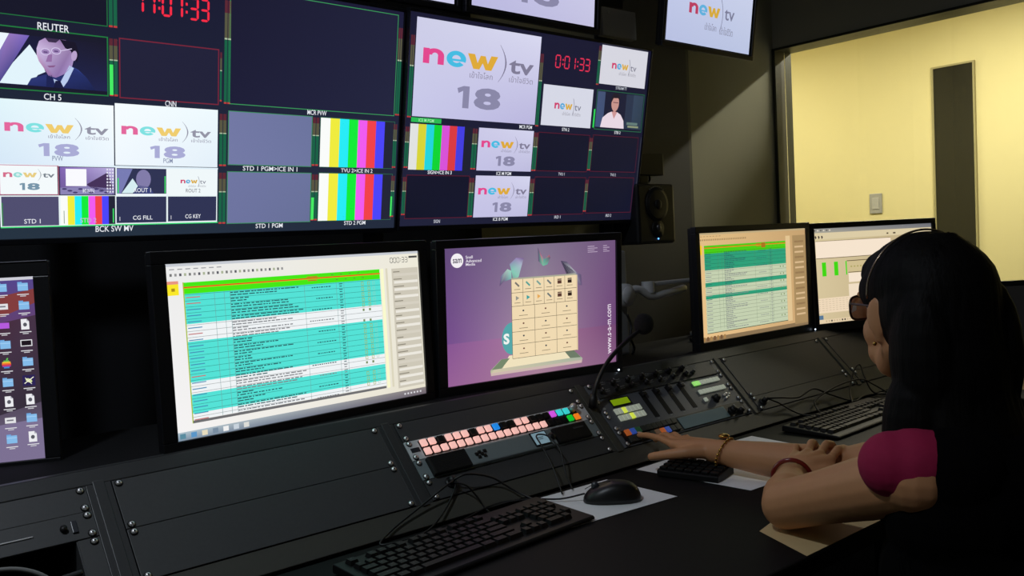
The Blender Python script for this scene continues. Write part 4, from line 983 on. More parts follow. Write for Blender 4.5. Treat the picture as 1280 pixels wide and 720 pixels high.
# --- left desktop monitor
c = Canvas(.53, .30, 1600, 900)
c.grad(0, 0, 1600, 420, (70, 54, 120), (84, 70, 140), (110, 60, 90), (90, 50, 90), 0, 6); c.grad(0, 420, 1600, 900, (60, 50, 70), (56, 44, 56), (120, 110, 140), (110, 96, 120), 0, 6)
c.poly([(1200, 160), (1400, 100), (1600, 60), (1600, 130), (1450, 190), (1300, 240)], (130, 60, 60), 1, False); c.poly([(1000, 300), (1300, 250), (1600, 190), (1600, 620), (1300, 700), (1000, 640)], [(60, 30, 50), (70, 36, 50), (70, 50, 70), (52, 44, 56), (56, 46, 62), (60, 44, 60)], 1, False)
c.poly([(1100, 760), (1400, 720), (1600, 700), (1600, 900), (1100, 900)], (124, 112, 146), 1, False)
c.q(0, 0, 1600, 14, (206, 206, 216), 3, False)
def icon(k, cx, cy):
    if k == 'f': c.q(cx - 22, cy - 18, cx + 24, cy + 20, (132, 186, 232), 3); c.q(cx - 22, cy - 24, cx - 2, cy - 16, (110, 166, 220), 3); c.q(cx - 22, cy - 8, cx + 24, cy - 5, (170, 210, 244), 4)
    elif k == 'd': c.poly([(cx - 18, cy - 26), (cx + 8, cy - 26), (cx + 18, cy - 14), (cx + 18, cy + 26), (cx - 18, cy + 26)], (236, 236, 240), 3); c.ell(cx, cy + 2, 9, 10, (90, 90, 100), 4, 10); c.poly([(cx + 8, cy - 26), (cx + 18, cy - 14), (cx + 8, cy - 14)], (170, 170, 180), 4)
    elif k == 'r': c.frame(cx - 26, cy - 16, cx + 26, cy + 16, (230, 230, 235), 4, 3); c.q(cx - 22, cy - 12, cx + 22, cy + 12, (30, 20, 30), 3)
    elif k == 'p': c.q(cx - 24, cy - 14, cx + 24, cy + 14, (180, 90, 220), 3)
    elif k == 'w': c.q(cx - 24, cy - 14, cx + 24, cy + 14, (226, 226, 230), 3); c.q(cx - 16, cy - 4, cx + 14, cy + 3, (120, 120, 130), 4)
    elif k == 'a':
        for j, col in enumerate([(96, 190, 80), (240, 190, 60), (236, 120, 50), (220, 60, 70), (150, 70, 160), (50, 140, 210)]): w_ = [12, 18, 20, 20, 18, 12][j]; c.q(cx - w_, cy - 16 + j * 6.4, cx + w_, cy - 16 + (j + 1) * 6.4, col, 3)
        c.ell(cx + 4, cy - 22, 4, 7, (96, 190, 80), 3, 8, .5)
    elif k == 's': c.q(cx - 28, cy - 26, cx + 28, cy + 26, (44, 34, 84), 3); c.ell(cx, cy, 16, 9, (210, 220, 160), 4, 12, .5); c.line(cx - 20, cy + 14, cx + 22, cy - 16, (240, 240, 220), 4, 5); c.line(cx - 16, cy - 14, cx + 12, cy + 18, (240, 240, 220), 3, 5)
    w_ = 26; c.q(cx - w_, cy + 36, cx + w_, cy + 40, (225, 225, 230), 3); c.q(cx - w_ * .5, cy + 44, cx + w_ * .5, cy + 48, (205, 205, 210), 3)
for k, ch in enumerate('ffdrfsdfd'): icon(ch, 1550, 48 + k * 92.5)
for k, ch in enumerate('fwpfafdwf'): icon(ch, 1456, 48 + k * 93)
for k, ch in enumerate('dffwfdffd'): icon(ch, 1362, 48 + k * 93)
o, up = display('monitor', 'black computer monitor at the left edge showing desktop icons on a purple wallpaper', 'monitor', [.086, 1.715, 1.135, -23.358, 2.034], .53, .30, c, (.024, .024, .024, .032), .045, group=MG)
s = MB(); s.bbox(-.288, .288, -.0075, .0135, .356, .3575, .0005); s.build('silver_edge', mat('silver_edge', (150, 150, 160), .3, .8), o)
s = MB(); s.bbox(-.03, .03, .040, .062, -.012, .2, .006); s.build('stand_neck', M_RUB, o)
s = MB(); s.bbox(-.10, .10, -.03, .05, (DECK - (1.135 - .15 - .032)) + .0005, (DECK - (1.135 - .15 - .032)) + .010, .004); s.build('stand_foot', M_RUB, o)

# =================================================================== OTHER FITTINGS
# speaker hung upside down from a bracket on the pillar side
spk = thing('loudspeaker', 'small black studio loudspeaker hanging upside down right of the video wall', 'speaker', (2.165, 1.84, 1.275), (0, 0, R(2)))
m = MB(); m.bbox(-.093, .093, 0, .17, 0, .19, .010); m.build('cabinet', mat('speaker_black', (28, 29, 31), .45, noise=.1, nscale=200), spk)
m = MB(); m.cone((0, 0.001, .125), (0, -.004, .125), .056, .054, 32); m.build('woofer_ring', M_RUB, spk, True)
m = MB(); m.cone((0, -.0045, .125), (0, -.0055, .125), .047, .044, 32); m.ball((0, -.006, .125), (.016, .006, .016)); m.build('woofer_cone', mat('woofer_cone', (22, 22, 24), .55), spk, True)
m = MB(); m.cone((0, .001, .047), (0, -.004, .047), .03, .028, 28); m.build('tweeter_plate', M_RUB, spk, True)
m = MB(); m.ball((0, -.004, .052), (.010, .006, .010)); m.build('tweeter_dome', mat('tweeter_dome', (120, 120, 122), .25, .6), spk, True)
m = MB(); m.ball((0, -.001, .016), .0028, nu=8, nv=6); m.build('power_light', mat('blue_led', (90, 150, 255), emit=(90, 160, 255), estr=3), spk)
m = MB()
for k in range(8): a = R(60 + k * 8.5); m.box(math.cos(a) * .066 - .003, math.cos(a) * .066 + .003, -.0015, .001, .118 + math.sin(a) * .062 - .0018, .118 + math.sin(a) * .062 + .0018)
m.build('maker_arc', mat('speaker_print', (120, 120, 120), .5), spk)
br = thing('speaker_bracket', 'black steel bracket above the loudspeaker', 'bracket', (2.165, 1.90, 1.466))
m = MB(); m.bbox(-.09, .09, -.02, .02, .03, .10, .004); m.bbox(-.02, .02, -.012, .012, 0, .03, .002); m.bbox(-.10, .02, .02, .05, .05, .09, .003); m.build('arm', M_CON, br)
m = MB(); m.tube([(.04, .0, .03), (.05, .01, .015), (.03, .03, .0)], .004, 8); m.build('hook', M_RUB, br, True)
pole = thing('steel_pole', 'upright grey pole behind the right-hand monitors under the loudspeaker', 'pole', (2.235, 1.74, DECK))
m = MB(); m.cyl((0, 0, 0), (0, 0, .31), .014, 18); m.cyl((0, 0, 0), (0, 0, .012), .035, 24); m.build('tube', mat('dark_grey_metal', (110, 112, 114), .4), pole, True)
# monitor arm, grey
arm = thing('articulated_stand', 'grey articulated monitor stand with a round joint between the purple monitor and the window pair', 'monitor arm', (1.765, 1.66, DECK))
m = MB(); m.bbox(-.028, .028, -.02, .02, 0, .285, .006); m.build('column', mat('arm_column_grey', (150, 152, 154), .45), arm)
m = MB(); m.cyl((-.005, -.05, .165), (-.005, .02, .165), .031, 24); m.cyl((-.005, -.056, .165), (-.005, -.05, .165), .024, 24); m.build('joint', M_GREYP, arm, True)
m = MB(); m.tube([(.0, -.04, .175), (.045, -.045, .178), (.09, -.05, .155), (.16, -.045, .158), (.27, -.02, .165)], .0105, 10); m.build('lower_link', M_GREYP, arm, True)
m = MB(); m.bbox(.075, .36, -.052, -.036, .182, .194, .004); m.cyl((.085, -.044, .165), (.085, -.044, .196), .018, 20); m.build('upper_link', M_GREYP, arm)
# gooseneck microphone
mic = thing('gooseneck_microphone', 'black gooseneck microphone with a foam ball between the console monitors', 'microphone', (1.412, 1.412, .918), (0, 0, 0))
m = MB(); m.cone((0, 0, 0), (0, -.002, .03), .012, .008, 18); m.build('base', M_RUB, mic, True)
m = MB(); m.tube([(0, -.002, .02), (.012, -.004, .055), (.055, -.002, .10), (.115, .0, .135), (.168, .0, .158)], .0052, 10); m.build('gooseneck', M_RUB, mic, True)
m = MB(); m.ball((.184, .0, .172), (.024, .024, .026)); m.build('foam_windshield', mat('foam_black', (14, 14, 14), .95, noise=.4, nscale=300, bump=.8), mic, True)

# cables
def cable(label, pts, r=.0022, m_=None, name='cable', group=None):
    o = MB().tube(pts, r, 7, 7).build(name, m_ or M_RUB, None, True); tag(o, label, 'cable', group or 'loose cables on the console'); return o
cable('twisted black cable hanging below the grey monitor arm joint', [(1.775, 1.628, 1.09), (1.782, 1.622, 1.06), (1.772, 1.618, 1.03), (1.782, 1.615, 1.0), (1.77, 1.612, DECK + .004)], .004)
W_ = .004
def sp3(u, v, w): return tuple(S(u, v, w))
cable('black cable arching from the gland below the button strip to the near keyboard', [sp3(.960, .148, .018), sp3(.985, .150, .030), sp3(1.04, .165, .020), sp3(1.08, .195, .008), (1.10, 1.268, .802), (1.09, 1.245, .812)], .0021)
cable('black cable looping left from the gland below the button strip', [sp3(.958, .150, .018), sp3(.93, .160, .024), sp3(.87, .180, .012), sp3(.80, .205, .006), (.76, 1.285, .800), (.80, 1.272, .800), (.86, 1.285, .800), sp3(.92, .195, .008), sp3(.955, .165, .010), sp3(.962, .152, .02)], .0019)
cable('thin black cable drooping from the button panel bay to the desk', [sp3(.955, .152, .017), sp3(.975, .168, .022), sp3(.992, .19, .012), sp3(1.0, .208, .006), (1.00, 1.292, .800), (.99, 1.262, .800)], .0018)
cable('tall loop of black cable standing over the small pale display', [(1.165, 1.262, .800), sp3(1.178, .185, .035), sp3(1.186, .135, .032), sp3(1.194, .105, .024), sp3(1.208, .100, .022), sp3(1.222, .112, .026), sp3(1.226, .15, .03), sp3(1.214, .195, .022), (1.20, 1.27, .801)], .0017)
cable('black cable running along the console foot to the far keyboard', [sp3(1.985, .150, .018), sp3(2.03, .160, .022), sp3(2.12, .168, .012), sp3(2.20, .158, .018), sp3(2.26, .185, .012), (2.33, 1.285, .803), (2.42, 1.30, .803), (2.52, 1.28, .80)], .0026)
cable('black cable dropping from the warm lit bay onto the far keyboard', [sp3(1.985, .152, .018), sp3(2.02, .172, .015), sp3(2.06, .198, .006), (2.085, 1.292, .802), (2.09, 1.266, .805)], .0022)
cable('black cable tangled in front of the last console bay', [(2.14, 1.272, .803), (2.15, 1.292, .806), sp3(2.18, .19, .010), sp3(2.26, .175, .018), sp3(2.36, .168, .025), sp3(2.43, .175, .03), (2.47, 1.30, .83), (2.50, 1.27, .803)], .0024)
cable('black cable rising in a small loop at the right end of the console foot', [(2.30, 1.272, .803), sp3(2.36, .19, .014), sp3(2.43, .14, .03), sp3(2.47, .13, .035), sp3(2.45, .17, .03), (2.46, 1.29, .806), (2.52, 1.25, .803)], .0024)
cable('pale grey cable curving across the open slot in the left console bay', [sp3(.10, .125, .045), sp3(.17, .122, .052), sp3(.225, .128, .05), sp3(.262, .150, .04), sp3(.275, .18, .02), (.27, 1.29, .80), (.25, 1.24, .7985)], .0032, mat('grey_cable', (130, 130, 128), .5))
cable('black cable curving below the pale one in the left console bay', [sp3(.12, .15, .03), sp3(.20, .146, .036), sp3(.27, .16, .03), sp3(.30, .19, .012), (.30, 1.27, .799)], .0032)

# =================================================================== THE WOMAN
def union(name, mb, m, parent, voxel=.004, smooth=6, fac=.5):
    o = mb.build(name, m, None)
    r = o.modifiers.new('r', 'REMESH'); r.mode = 'VOXEL'; r.voxel_size = voxel
    s = o.modifiers.new('s', 'SMOOTH'); s.iterations = smooth; s.factor = fac
    dg = bpy.context.evaluated_depsgraph_get(); dg.update()
    me = bpy.data.meshes.new_from_object(o.evaluated_get(dg)); o.modifiers.clear(); old = o.data; o.data = me; bpy.data.meshes.remove(old)
    me.name = name; me.polygons.foreach_set('use_smooth', [True] * len(me.polygons))
    if not me.materials: me.materials.append(m)
    o.parent = parent
    o.matrix_parent_inverse = Matrix.Identity(4); o.location = -parent.location
    return o
BX, BY = 1.315, .54
wo = thing('person', 'seated woman with long black hair, glasses and a magenta sleeve, leaning on the desk', 'person', (BX, BY - .1, 0))
HC = V((1.305, .600, 1.168)); HAZ = R(-24); HP = R(-3)
HM = Matrix.Rotation(HAZ, 3, 'Z') @ Matrix.Rotation(HP, 3, 'X')
def Hd(x, y, z): return HC + HM @ V((x, y, z))
SL = V((1.180, .560, .952)); EL = V((1.272, .828, .840)); WL = V((1.396, .893, .853))
SR = V((1.490, .545, .952)); ER = V((1.535, .880, .836)); WR = V((1.488, 1.140, .843))
b = MB()
# head
b.ball(Hd(0, -.008, .028), (.073, .082, .078), HM); b.ball(Hd(0, .022, -.015), (.064, .070, .086), HM); b.ball(Hd(0, .058, -.082), (.026, .024, .024), HM)
for s_ in (-1, 1):
    b.limb([(Hd(s_ * .056, .0, -.045), .022), (Hd(s_ * .040, .035, -.074), .022), (Hd(0, .062, -.088), .021)])
    b.ball(Hd(s_ * .039, .056, -.028), (.026, .024, .030), HM); b.ball(Hd(s_ * .034, .054, -.058), (.026, .024, .026), HM); b.ball(Hd(s_ * .030, .080, .030), (.028, .012, .010), HM)
    b.ball(Hd(s_ * .083, .004, -.002), (.0065, .018, .030), HM @ Matrix.Rotation(R(s_ * -26), 3, 'Z')); b.ball(Hd(s_ * .080, .008, -.030), (.0065, .009, .012), HM)
b.limb([(Hd(0, .088, .016), .009), (Hd(0, .104, -.010), .010), (Hd(0, .110, -.022), .0115)]); b.ball(Hd(0, .094, -.050), (.022, .011, .007), HM); b.ball(Hd(0, .091, -.061), (.020, .011, .007), HM)
# neck, torso, hips, legs
NB = V((1.312, .545, .985))
b.limb([(Hd(0, -.018, -.05), .052), (NB, .055)]); b.limb([(NB - V((0, 0, .02)), .058), (SL.lerp(NB, .2) + V((0, 0, -.005)), .046), (SL, .052)]); b.limb([(NB - V((0, 0, .02)), .058), (SR.lerp(NB, .2) + V((0, 0, -.005)), .046), (SR, .052)])
TOR = [((BX, .545, .90), (.155, .105, .11)), ((BX, .540, .78), (.150, .115, .13)), ((BX, .52, .66), (.145, .115, .13)), ((BX, .48, .55), (.175, .135, .10))]
for c_, r3 in TOR: b.ball(c_, r3, nu=24, nv=14)
for s_ in (-1, 1):
    b.limb([((BX + s_ * .09, .47, .545), .088), ((BX + s_ * .11, .72, .555), .078), ((BX + s_ * .12, .90, .545), .060)]); b.limb([((BX + s_ * .12, .90, .545), .060), ((BX + s_ * .12, .92, .34), .054), ((BX + s_ * .12, .93, .08), .036)])
    b.limb([((BX + s_ * .12, .92, .05), .036), ((BX + s_ * .12, 1.03, .032), .030), ((BX + s_ * .12, 1.10, .026), .024)])
# arms
b.limb([(SL, .050), (SL.lerp(EL, .35), .047), (SL.lerp(EL, .7), .042), (EL, .0410)]); b.limb([(EL, .0405), (EL.lerp(WL, .25), .042), (EL.lerp(WL, .6), .034), (WL, .0255)])
b.limb([(SR, .052), (SR.lerp(ER, .35), .050), (SR.lerp(ER, .7), .043), (ER, .040)]); b.limb([(ER, .040), (ER.lerp(WR, .25), .041), (ER.lerp(WR, .6), .034), (WR, .0245)])
# right hand, pointing at the panel keys
def finger(b, pts, r0=.0088, r1=.0068):
    n = len(pts) - 1; b.limb([(V(p), r0 + (r1 - r0) * i / n) for i, p in enumerate(pts)], n=12)
TIPI = S(1.481, .155, .012)
KN = [V((1.466, 1.228, .848)), V((1.486, 1.235, .851)), V((1.506, 1.234, .848)), V((1.524, 1.226, .842))]
for k in KN: b.limb([(WR + V((0, .005, .004)), .021), (WR.lerp(k, .5), .0185), (k, .0115)], n=12)
b.ball(WR.lerp(KN[1], .55) - V((0, 0, .005)), (.036, .045, .0145))
finger(b, [KN[0], KN[0].lerp(TIPI, .36) + V((0, 0, .006)), KN[0].lerp(TIPI, .70) + V((0, 0, .005)), TIPI])
finger(b, [KN[1], (1.497, 1.272, .857), (1.509, 1.296, .850), tuple(S(1.516, .178, .014))])
finger(b, [KN[2], (1.520, 1.268, .854), (1.534, 1.290, .846), tuple(S(1.544, .184, .012))])
finger(b, [KN[3], (1.541, 1.250, .847), (1.554, 1.272, .840), (1.563, 1.290, .832)], .0078, .006)
b.limb([(WR + V((-.014, .012, .0)), .0165), (V((1.446, 1.176, .842)), .0130), (V((1.424, 1.212, .836)), .0110), (V((1.410, 1.242, .830)), .0092)], n=12)
# left hand, resting over the right forearm
KL = [V((1.452, 0.922, 0.873)), V((1.462, 0.902, 0.878)), V((1.466, 0.880, 0.878)), V((1.462, 0.857, 0.873))]
for k in KL: b.limb([(WL + V((.006, .002, .002)), .021), (WL.lerp(k, .5) + V((0, 0, .002)), .0175), (k, .0112)], n=12)
b.ball(WL.lerp(KL[1], .55), (.038, .034, .015))
finger(b, [KL[0], (1.480, 0.938, 0.883), (1.500, 0.948, 0.877), (1.514, 0.954, 0.865)], .0078, .006)
finger(b, [KL[1], (1.502, 0.918, 0.889), (1.528, 0.928, 0.883), (1.546, 0.934, 0.869)])
finger(b, [KL[2], (1.508, 0.890, 0.890), (1.538, 0.896, 0.883), (1.558, 0.900, 0.869)])
finger(b, [KL[3], (1.500, 0.862, 0.885), (1.530, 0.868, 0.881), (1.552, 0.872, 0.869)])
b.limb([(WL + V((.010, -.014, .0)), .0165), (V((1.434, 0.850, 0.859)), .0130), (V((1.464, 0.836, 0.855)), .0105), (V((1.490, 0.834, 0.851)), .0086)], n=12)
BODY = union('body', b, M_SKIN, wo, .0034, 5)
# nails
nl = MB()
for p_, q_ in ((TIPI + V((0, -.002, .0062)), (.0045, .007, .0016)), (V((1.515, 0.955, 0.870)), (.005, .004, .0014)), (V((1.547, 0.935, 0.875)), (.006, .0045, .0014)), (V((1.559, 0.900, 0.875)), (.006, .0045, .0014)), (V((1.553, 0.872, 0.875)), (.006, .0045, .0014))): nl.ball(p_, q_, nu=10, nv=6)
nl.v = [v - wo.location for v in nl.v]; nl.build('nails', mat('nail', (222, 178, 160), .25), wo, True)
# eyes
for s_ in (-1, 1):
    e = MB(); e.ball(Hd(s_ * .030, .077, .012), .0125, nu=14, nv=10); e.v = [v - wo.location for v in e.v]; e.build('eye', mat('eye_white', (220, 215, 210), .2), wo, True)
# clothing: blouse with short sleeves, black top doubling as shade, trousers, shoes
b = MB(); infl = .008
b.limb([(SL + V((-.014, .028, .016)), .047), (SL + V((.002, .004, .014)), .054), (SL + V((.022, -.014, .010)), .055)])
b.limb([(SR + V((-.02, 0, .006)), .056), (SR, .058), (SR.lerp(ER, .22), .058)])
b.limb([(SL, .05), (NB - V((0, 0, .045)), .052), (SR, .05)])
for c_, r3 in TOR[:3]: b.ball(c_, [x + infl for x in r3], nu=24, nv=14)
union('blouse', b, M_BLOUSE, wo, .0045, 4)
b = MB()
for c_, r3 in TOR[:3]: b.ball(V(c_) + V((0, -.004, 0)), [x + infl + .008 for x in r3], nu=24, nv=14)
b.ball(SL + V((.034, -.034, .004)), (.068, .066, .068)); b.ball(SL + V((.07, -.03, .015)), (.07, .066, .062)); b.limb([(SL + V((.035, -.03, -.03)), .06), ((BX - .06, .52, .80), .09)]); b.limb([(SL.lerp(NB, .30) + V((.01, -.014, .004)), .058), (NB - V((0, .01, .05)), .058), (SR.lerp(NB, .12) + V((-.01, -.014, .004)), .062)])  # extra black pieces stand in for the shade where the sleeve darkens
union('vest_and_shade', b, M_VEST, wo, .0045, 5)
b = MB(); b.ball(TOR[3][0], [x + .010 for x in TOR[3][1]], nu=24, nv=14)
for s_ in (-1, 1):
    b.limb([((BX + s_ * .09, .47, .545), .098), ((BX + s_ * .11, .72, .555), .088), ((BX + s_ * .12, .90, .545), .070)]); b.limb([((BX + s_ * .12, .90, .545), .070), ((BX + s_ * .12, .92, .34), .066), ((BX + s_ * .12, .93, .12), .056)])
union('trousers', b, M_VEST, wo, .007, 5)
for s_ in (-1, 1):
    b = MB(); b.limb([((BX + s_ * .12, .92, .052), .046), ((BX + s_ * .12, 1.03, .042), .041), ((BX + s_ * .12, 1.11, .036), .034)]); b.box(BX + s_ * .12 - .036, BX + s_ * .12 + .036, .885, 1.13, .002, .016)
    union('shoe', b, M_RUB, wo, .005, 3)
# hair
HB = Matrix.Rotation(R(-10), 3, 'Z')
def Hb(x, y, z): return HC + HB @ V((x, y, z))
b = MB()
b.ball(Hd(-.002, -.006, .042), (.086, .092, .077), HM, 28, 18)
b.ball(Hd(-.006, -.024, .004), (.084, .080, .094), HM, 28, 18)
b.ball(Hd(-.004, .036, .060), (.068, .056, .044), HM)
b.ball(Hb(-.083, -.032, -.168), (.039, .045, .100), HB)
for s_ in (-1, 1):
    b.ball(Hd(s_ * .058, -.052, -.060), (.040, .050, .110), HM); b.ball(Hd(s_ * .064, .020, .036), (.020, .042, .034), HM)
b.ball(Hb(-.006, -.054, -.10), (.088, .062, .14), HB, 28, 18); b.ball(Hb(-.002, -.074, -.24), (.112, .062, .15), HB, 28, 18); b.ball(Hb(.012, -.090, -.38), (.126, .060, .14), HB, 28, 18); b.ball(Hb(.015, -.10, -.47), (.12, .055, .10), HB, 28, 18)
# loose strands laid over the mass
rr = random.Random(3)
for k in range(210):
    a = rr.uniform(-2.7, -.45) if k % 3 else rr.uniform(-3.1, -.1)
    ca, sa = math.cos(a), math.sin(a); L_ = rr.uniform(.35, 1.0); off = rr.uniform(.000, .004)
    top_ = V((.30 * ca * .086, -.006 + .5 * sa * .088, .042 + .070)); mid1 = V((.90 * ca * .088, -.012 + .93 * sa * .090, .06)); mid2 = V((-.004 + ca * (.085 + off), -.026 + sa * (.076 + off), -.03))
    lo1 = V((-.002 + ca * (.095 + off), -.056 + sa * (.060 + off), -.15)); lo2 = V((-.002 + ca * (.113 + off) * rr.uniform(.92, 1.03), -.086 + sa * (.064 + off), -.30)); lo3 = V((.012 + ca * (.124 + off) * rr.uniform(.85, 1.03), -.095 + sa * (.058 + off), -.30 - .22 * L_))
    if abs(ca) > .8 and sa > -.5: mid2.x *= .9
    pts = [Hd(*p) for p in (top_, mid1, mid2)] + [Hb(*p) for p in (lo1, lo2, lo3)]
    b.tube(pts, lambda t: .0042 * (1 - .6 * t), 6, 4)
HAIR = union('hair', b, M_HAIR, wo, .0034, 2, .4)
fl = MB()
for k in range(24):
    a = rr.uniform(-3.2, -1.2); ca, sa = math.cos(a), math.sin(a); o_ = rr.uniform(.002, .006)
    z = rr.uniform(-.05, .11); rad = math.sqrt(max(.05, 1 - ((z - .04) / .10) ** 2))
    p_ = V((ca * (.082 * rad - .002), -.012 + sa * (.088 * rad - .002), z - .010)); q_ = p_ + V((ca * o_, sa * o_, rr.uniform(-.03, .02))); w_ = q_ + V((ca * -.002, sa * .002, -.03))
    fl.tube([Hd(*p_), Hd(*q_), Hd(*w_)], .0005, 4, 4)
for k in range(26):
    z = -.12 - rr.random() * .3; a = rr.choice((rr.uniform(2.9, 3.5), rr.uniform(-.3, .3))); ca, sa = math.cos(a), math.sin(a); base = .088 + min(.03, (-.1 - z) * .2)
    p_ = V((.01 + ca * base, -.07 + sa * .03, z)); fl.tube([Hd(*p_), Hd(*(p_ + V((ca * .016, .01, -.04)))), Hd(*(p_ + V((ca * .008, .006, -.10))))], .0006, 4, 4)
fl.v = [v - wo.location for v in fl.v]; fl.build('flyaway_hair', M_HAIR, wo)['kind'] = 'stuff'
# headband
hb = MB(); pts = []
for k in range(17):
    t = R(-8 + k * 196 / 16); pts.append(Hd(-.002 + .0885 * math.cos(t), .014 - .022 * math.sin(t), .042 + .0795 * math.sin(t) if math.sin(t) > 0 else .042 + .12 * math.sin(t))); continue
    pts.append(Hd(.0925 * math.cos(t), .016 - .026 * math.sin(t) ,   .014 + .1068 * math.sin(t)))
hb.tube(pts, .0016, 8, 3); hb.v = [v - wo.location for v in hb.v]; hb.build('headband', mat('headband_metal', (150, 130, 110), .25, .8), wo, True)
# glasses
g = MB()
for s_ in (-1, 1):
    ring = []
    for k in range(16):
        t = 2 * math.pi * k / 16; cx_, sz_ = math.cos(t), math.sin(t); kk = (abs(cx_) ** 3.5 + abs(sz_) ** 3.5) ** (-1 / 3.5)
        ring.append(Hd(s_ * .034 + cx_ * kk * .027, .108 - abs(s_ * .034 + cx_ * kk * .027) ** 2 * 3.5, .008 + sz_ * kk * .0185))
    g.tube(ring, .0019, 8, 3, closed=True)
    g.tube([Hd(s_ * .061, .094, .016), Hd(s_ * .074, .070, .016), Hd(s_ * .083, .010, .012), Hd(s_ * .080, -.025, -.004)], .0018, 8, 4)
g.tube([Hd(-.008, .108, .012), Hd(0, .111, .015), Hd(.008, .108, .012)], .0016, 8, 3)
g.v = [v - wo.location for v in g.v]; g.build('glasses', mat('glasses_brown', (52, 26, 22), .3), wo, True)
gl = MB()
for s_ in (-1, 1):
    vs = []
    for k in range(16):
        t = 2 * math.pi * k / 16; cx_, sz_ = math.cos(t), math.sin(t); kk = (abs(cx_) ** 3.5 + abs(sz_) ** 3.5) ** (-1 / 3.5); vs.append(Hd(s_ * .034 + cx_ * kk * .026, .108 - abs(s_ * .034 + cx_ * kk * .026) ** 2 * 3.5, .008 + sz_ * kk * .0175))
    gl.add(vs, [tuple(range(16))])
gl.v = [v - wo.location for v in gl.v]; gl.build('lenses', M_GLASS, wo)
er = MB(); er.ball(Hd(-.088, .008, -.041), .0032, nu=10, nv=8); er.v = [v - wo.location for v in er.v]; er.build('earring', M_GOLD, wo, True)
def bangle(name, c_, axis, r, tr, m_, beads=False):
    ax = V(axis).normalized(); x = ax.orthogonal().normalized(); y = ax.cross(x); q = MB()
    pts = [V(c_) + (x * math.cos(2 * math.pi * k / 20) + y * math.sin(2 * math.pi * k / 20)) * r for k in range(20)]
    if beads:
        for k, p in enumerate(pts): q.ball(p, tr * 1.35, nu=8, nv=6)
        q.tube(pts, tr * .6, 6, 2, closed=True)
    else: q.tube(pts, tr, 10, 2, closed=True)
    q.v = [v - wo.location for v in q.v]; return q.build(name, m_, wo, True)
bangle('bangle', WL.lerp(EL, .10), WL - EL, .0335, .0042, M_BRAC)
bangle('gold_bracelet', WR.lerp(ER, .10), WR - ER + V((.0, 0, .10)), .0325, .0024, M_GOLD, True)
bc = MB(); bc.ball(WR.lerp(ER, .10) + V((.008, .006, .033)), (.012, .012, .005), nu=14, nv=8); bc.v = [v - wo.location for v in bc.v]; bc.build('bracelet_charm', M_GOLD, wo, True)

# her chair
def chair(label, x, y, rz, seatz=.455, backz=(.56, 1.0), w_=.23):
    o = thing('office_chair', label, 'chair', (x, y, 0), (0, 0, rz), 'black office chairs')
    MB().bbox(-w_, w_, -.22, .24, seatz - .07, seatz, .03).build('seat', M_VEST, o, True)
    m = MB(); n = 8
    m.bbox(-w_ + .01, w_ - .01, -.30, -.245, backz[0], backz[1], .025); m.build('backrest', mat('chair_mesh_black', (20, 20, 21), .8, noise=.2, nscale=200, bump=.4), o, True)
    m = MB(); m.tube([(0, -.1, seatz - .08), (0, -.27, seatz - .05), (0, -.31, backz[0] + .1)], .018, 10); m.build('back_bracket', M_RUB, o, True)
    m = MB(); m.cyl((0, 0, .10), (0, 0, seatz - .07), .026, 16); m.build('gas_lift', M_RUB, o, True)
    for k in range(5):
        a = 2 * math.pi * k / 5 + .3; m = MB(); m.tube([(0, 0, .105), (.16 * math.cos(a), .16 * math.sin(a), .09), (.30 * math.cos(a), .30 * math.sin(a), .068)], .017, 8); f_ = m.build('base_spoke', M_RUB, o, True)
        m = MB(); cx_, cy_ = .30 * math.cos(a), .30 * math.sin(a); m.cyl((cx_ - .02 * math.sin(a), cy_ + .02 * math.cos(a), .028), (cx_ + .02 * math.sin(a), cy_ - .02 * math.cos(a), .028), .028, 16); m.build('castor', M_RUB, f_, True)
    return o
chair('black office chair under the seated woman', 1.315, .46, 0, seatz=.440)
sheet('paper_sheet', 'beige card on the desk at the right edge, under the far mouse', [(1.93, .741), (2.27, .741), (2.29, .90), (2.02, .92)], M_BEIGE)
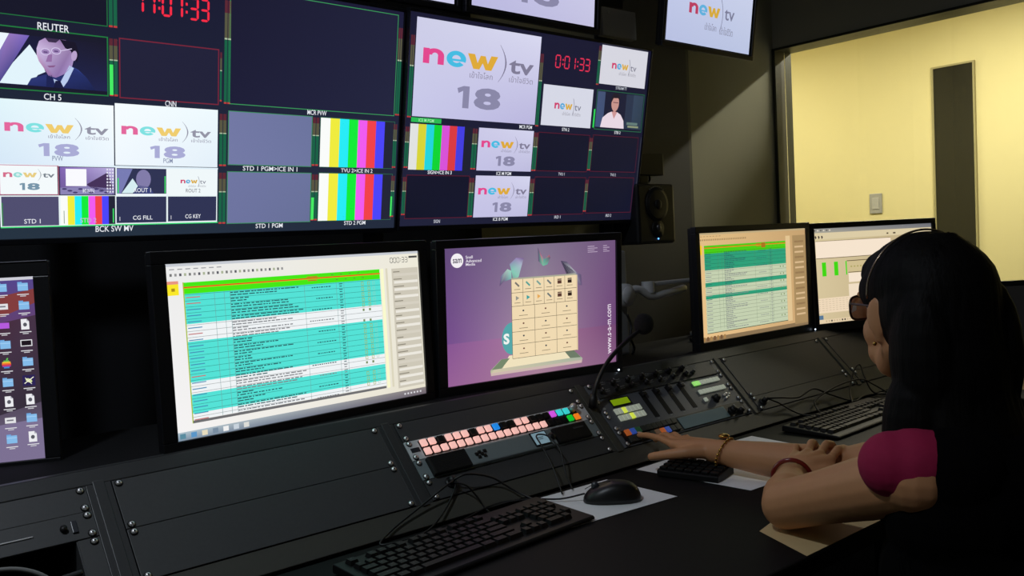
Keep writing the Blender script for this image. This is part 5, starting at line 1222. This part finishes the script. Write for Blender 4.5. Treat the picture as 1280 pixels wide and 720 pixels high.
sheet('paper_sheet', 'beige card further along the desk, in front of the dark screen at the right edge', [(2.78, .93), (3.10, .95), (3.08, 1.14), (2.80, 1.12)], M_BEIGE)
c = Canvas(.40, .235, 1600, 940); c.grad(0, 0, 1600, 940, (14, 14, 14), (18, 17, 16), (14, 14, 14), (10, 10, 10), 1, 2)
o, up = display('monitor', 'switched off black monitor behind the woman at the right edge', 'monitor', [3.20, 1.16, .955, -38, 0], .40, .235, c, (.018, .018, .018, .022), .04, group=MG)
s_ = MB(); s_.bbox(-.03, .03, .040, .06, -.010, .16, .006); s_.build('stand_neck', M_RUB, o)
s_ = MB(); s_.bbox(-.09, .09, -.02, .10, -.0195, -.010, .004); s_.build('stand_foot', M_RUB, o)
m2 = thing('computer_mouse', 'black computer mouse on a beige card right of the seated woman', 'mouse', (2.155, .845, DZ + .0007), (0, 0, R(20)))
for ch in list(ms.children): cp(ch, m2)
# =================================================================== CAMERA, WORLD, VIEW
cam = bpy.data.cameras.new('camera'); co = bpy.data.objects.new('camera', cam); C.objects.link(co); SC.camera = co
yaw, pitch, roll = R(40.07), R(2.918), R(2.874)
f = V((math.sin(yaw) * math.cos(pitch), math.cos(yaw) * math.cos(pitch), -math.sin(pitch)))
rt = V((math.cos(yaw), -math.sin(yaw), 0)); upv = rt.cross(f)
r2 = rt * math.cos(roll) - upv * math.sin(roll); u2 = upv * math.cos(roll) + rt * math.sin(roll)
co.matrix_world = Matrix(((r2.x, u2.x, -f.x, 0), (r2.y, u2.y, -f.y, 0), (r2.z, u2.z, -f.z, 1.3), (0, 0, 0, 1)))
cam.sensor_width = 36; cam.lens = 1100 / 1280 * 36; cam.clip_start = .02
wd = bpy.data.worlds.new('world'); SC.world = wd; wd.use_nodes = True
wd.node_tree.nodes['Background'].inputs[0].default_value = (.01, .01, .012, 1); wd.node_tree.nodes['Background'].inputs[1].default_value = 1
SC.view_settings.view_transform = 'Standard'; SC.view_settings.look = 'None'; SC.view_settings.gamma = 1; SC.view_settings.exposure = 0; SC.view_settings.use_curve_mapping = False
SC.cycles.max_bounces = 6; SC.cycles.use_denoising = True
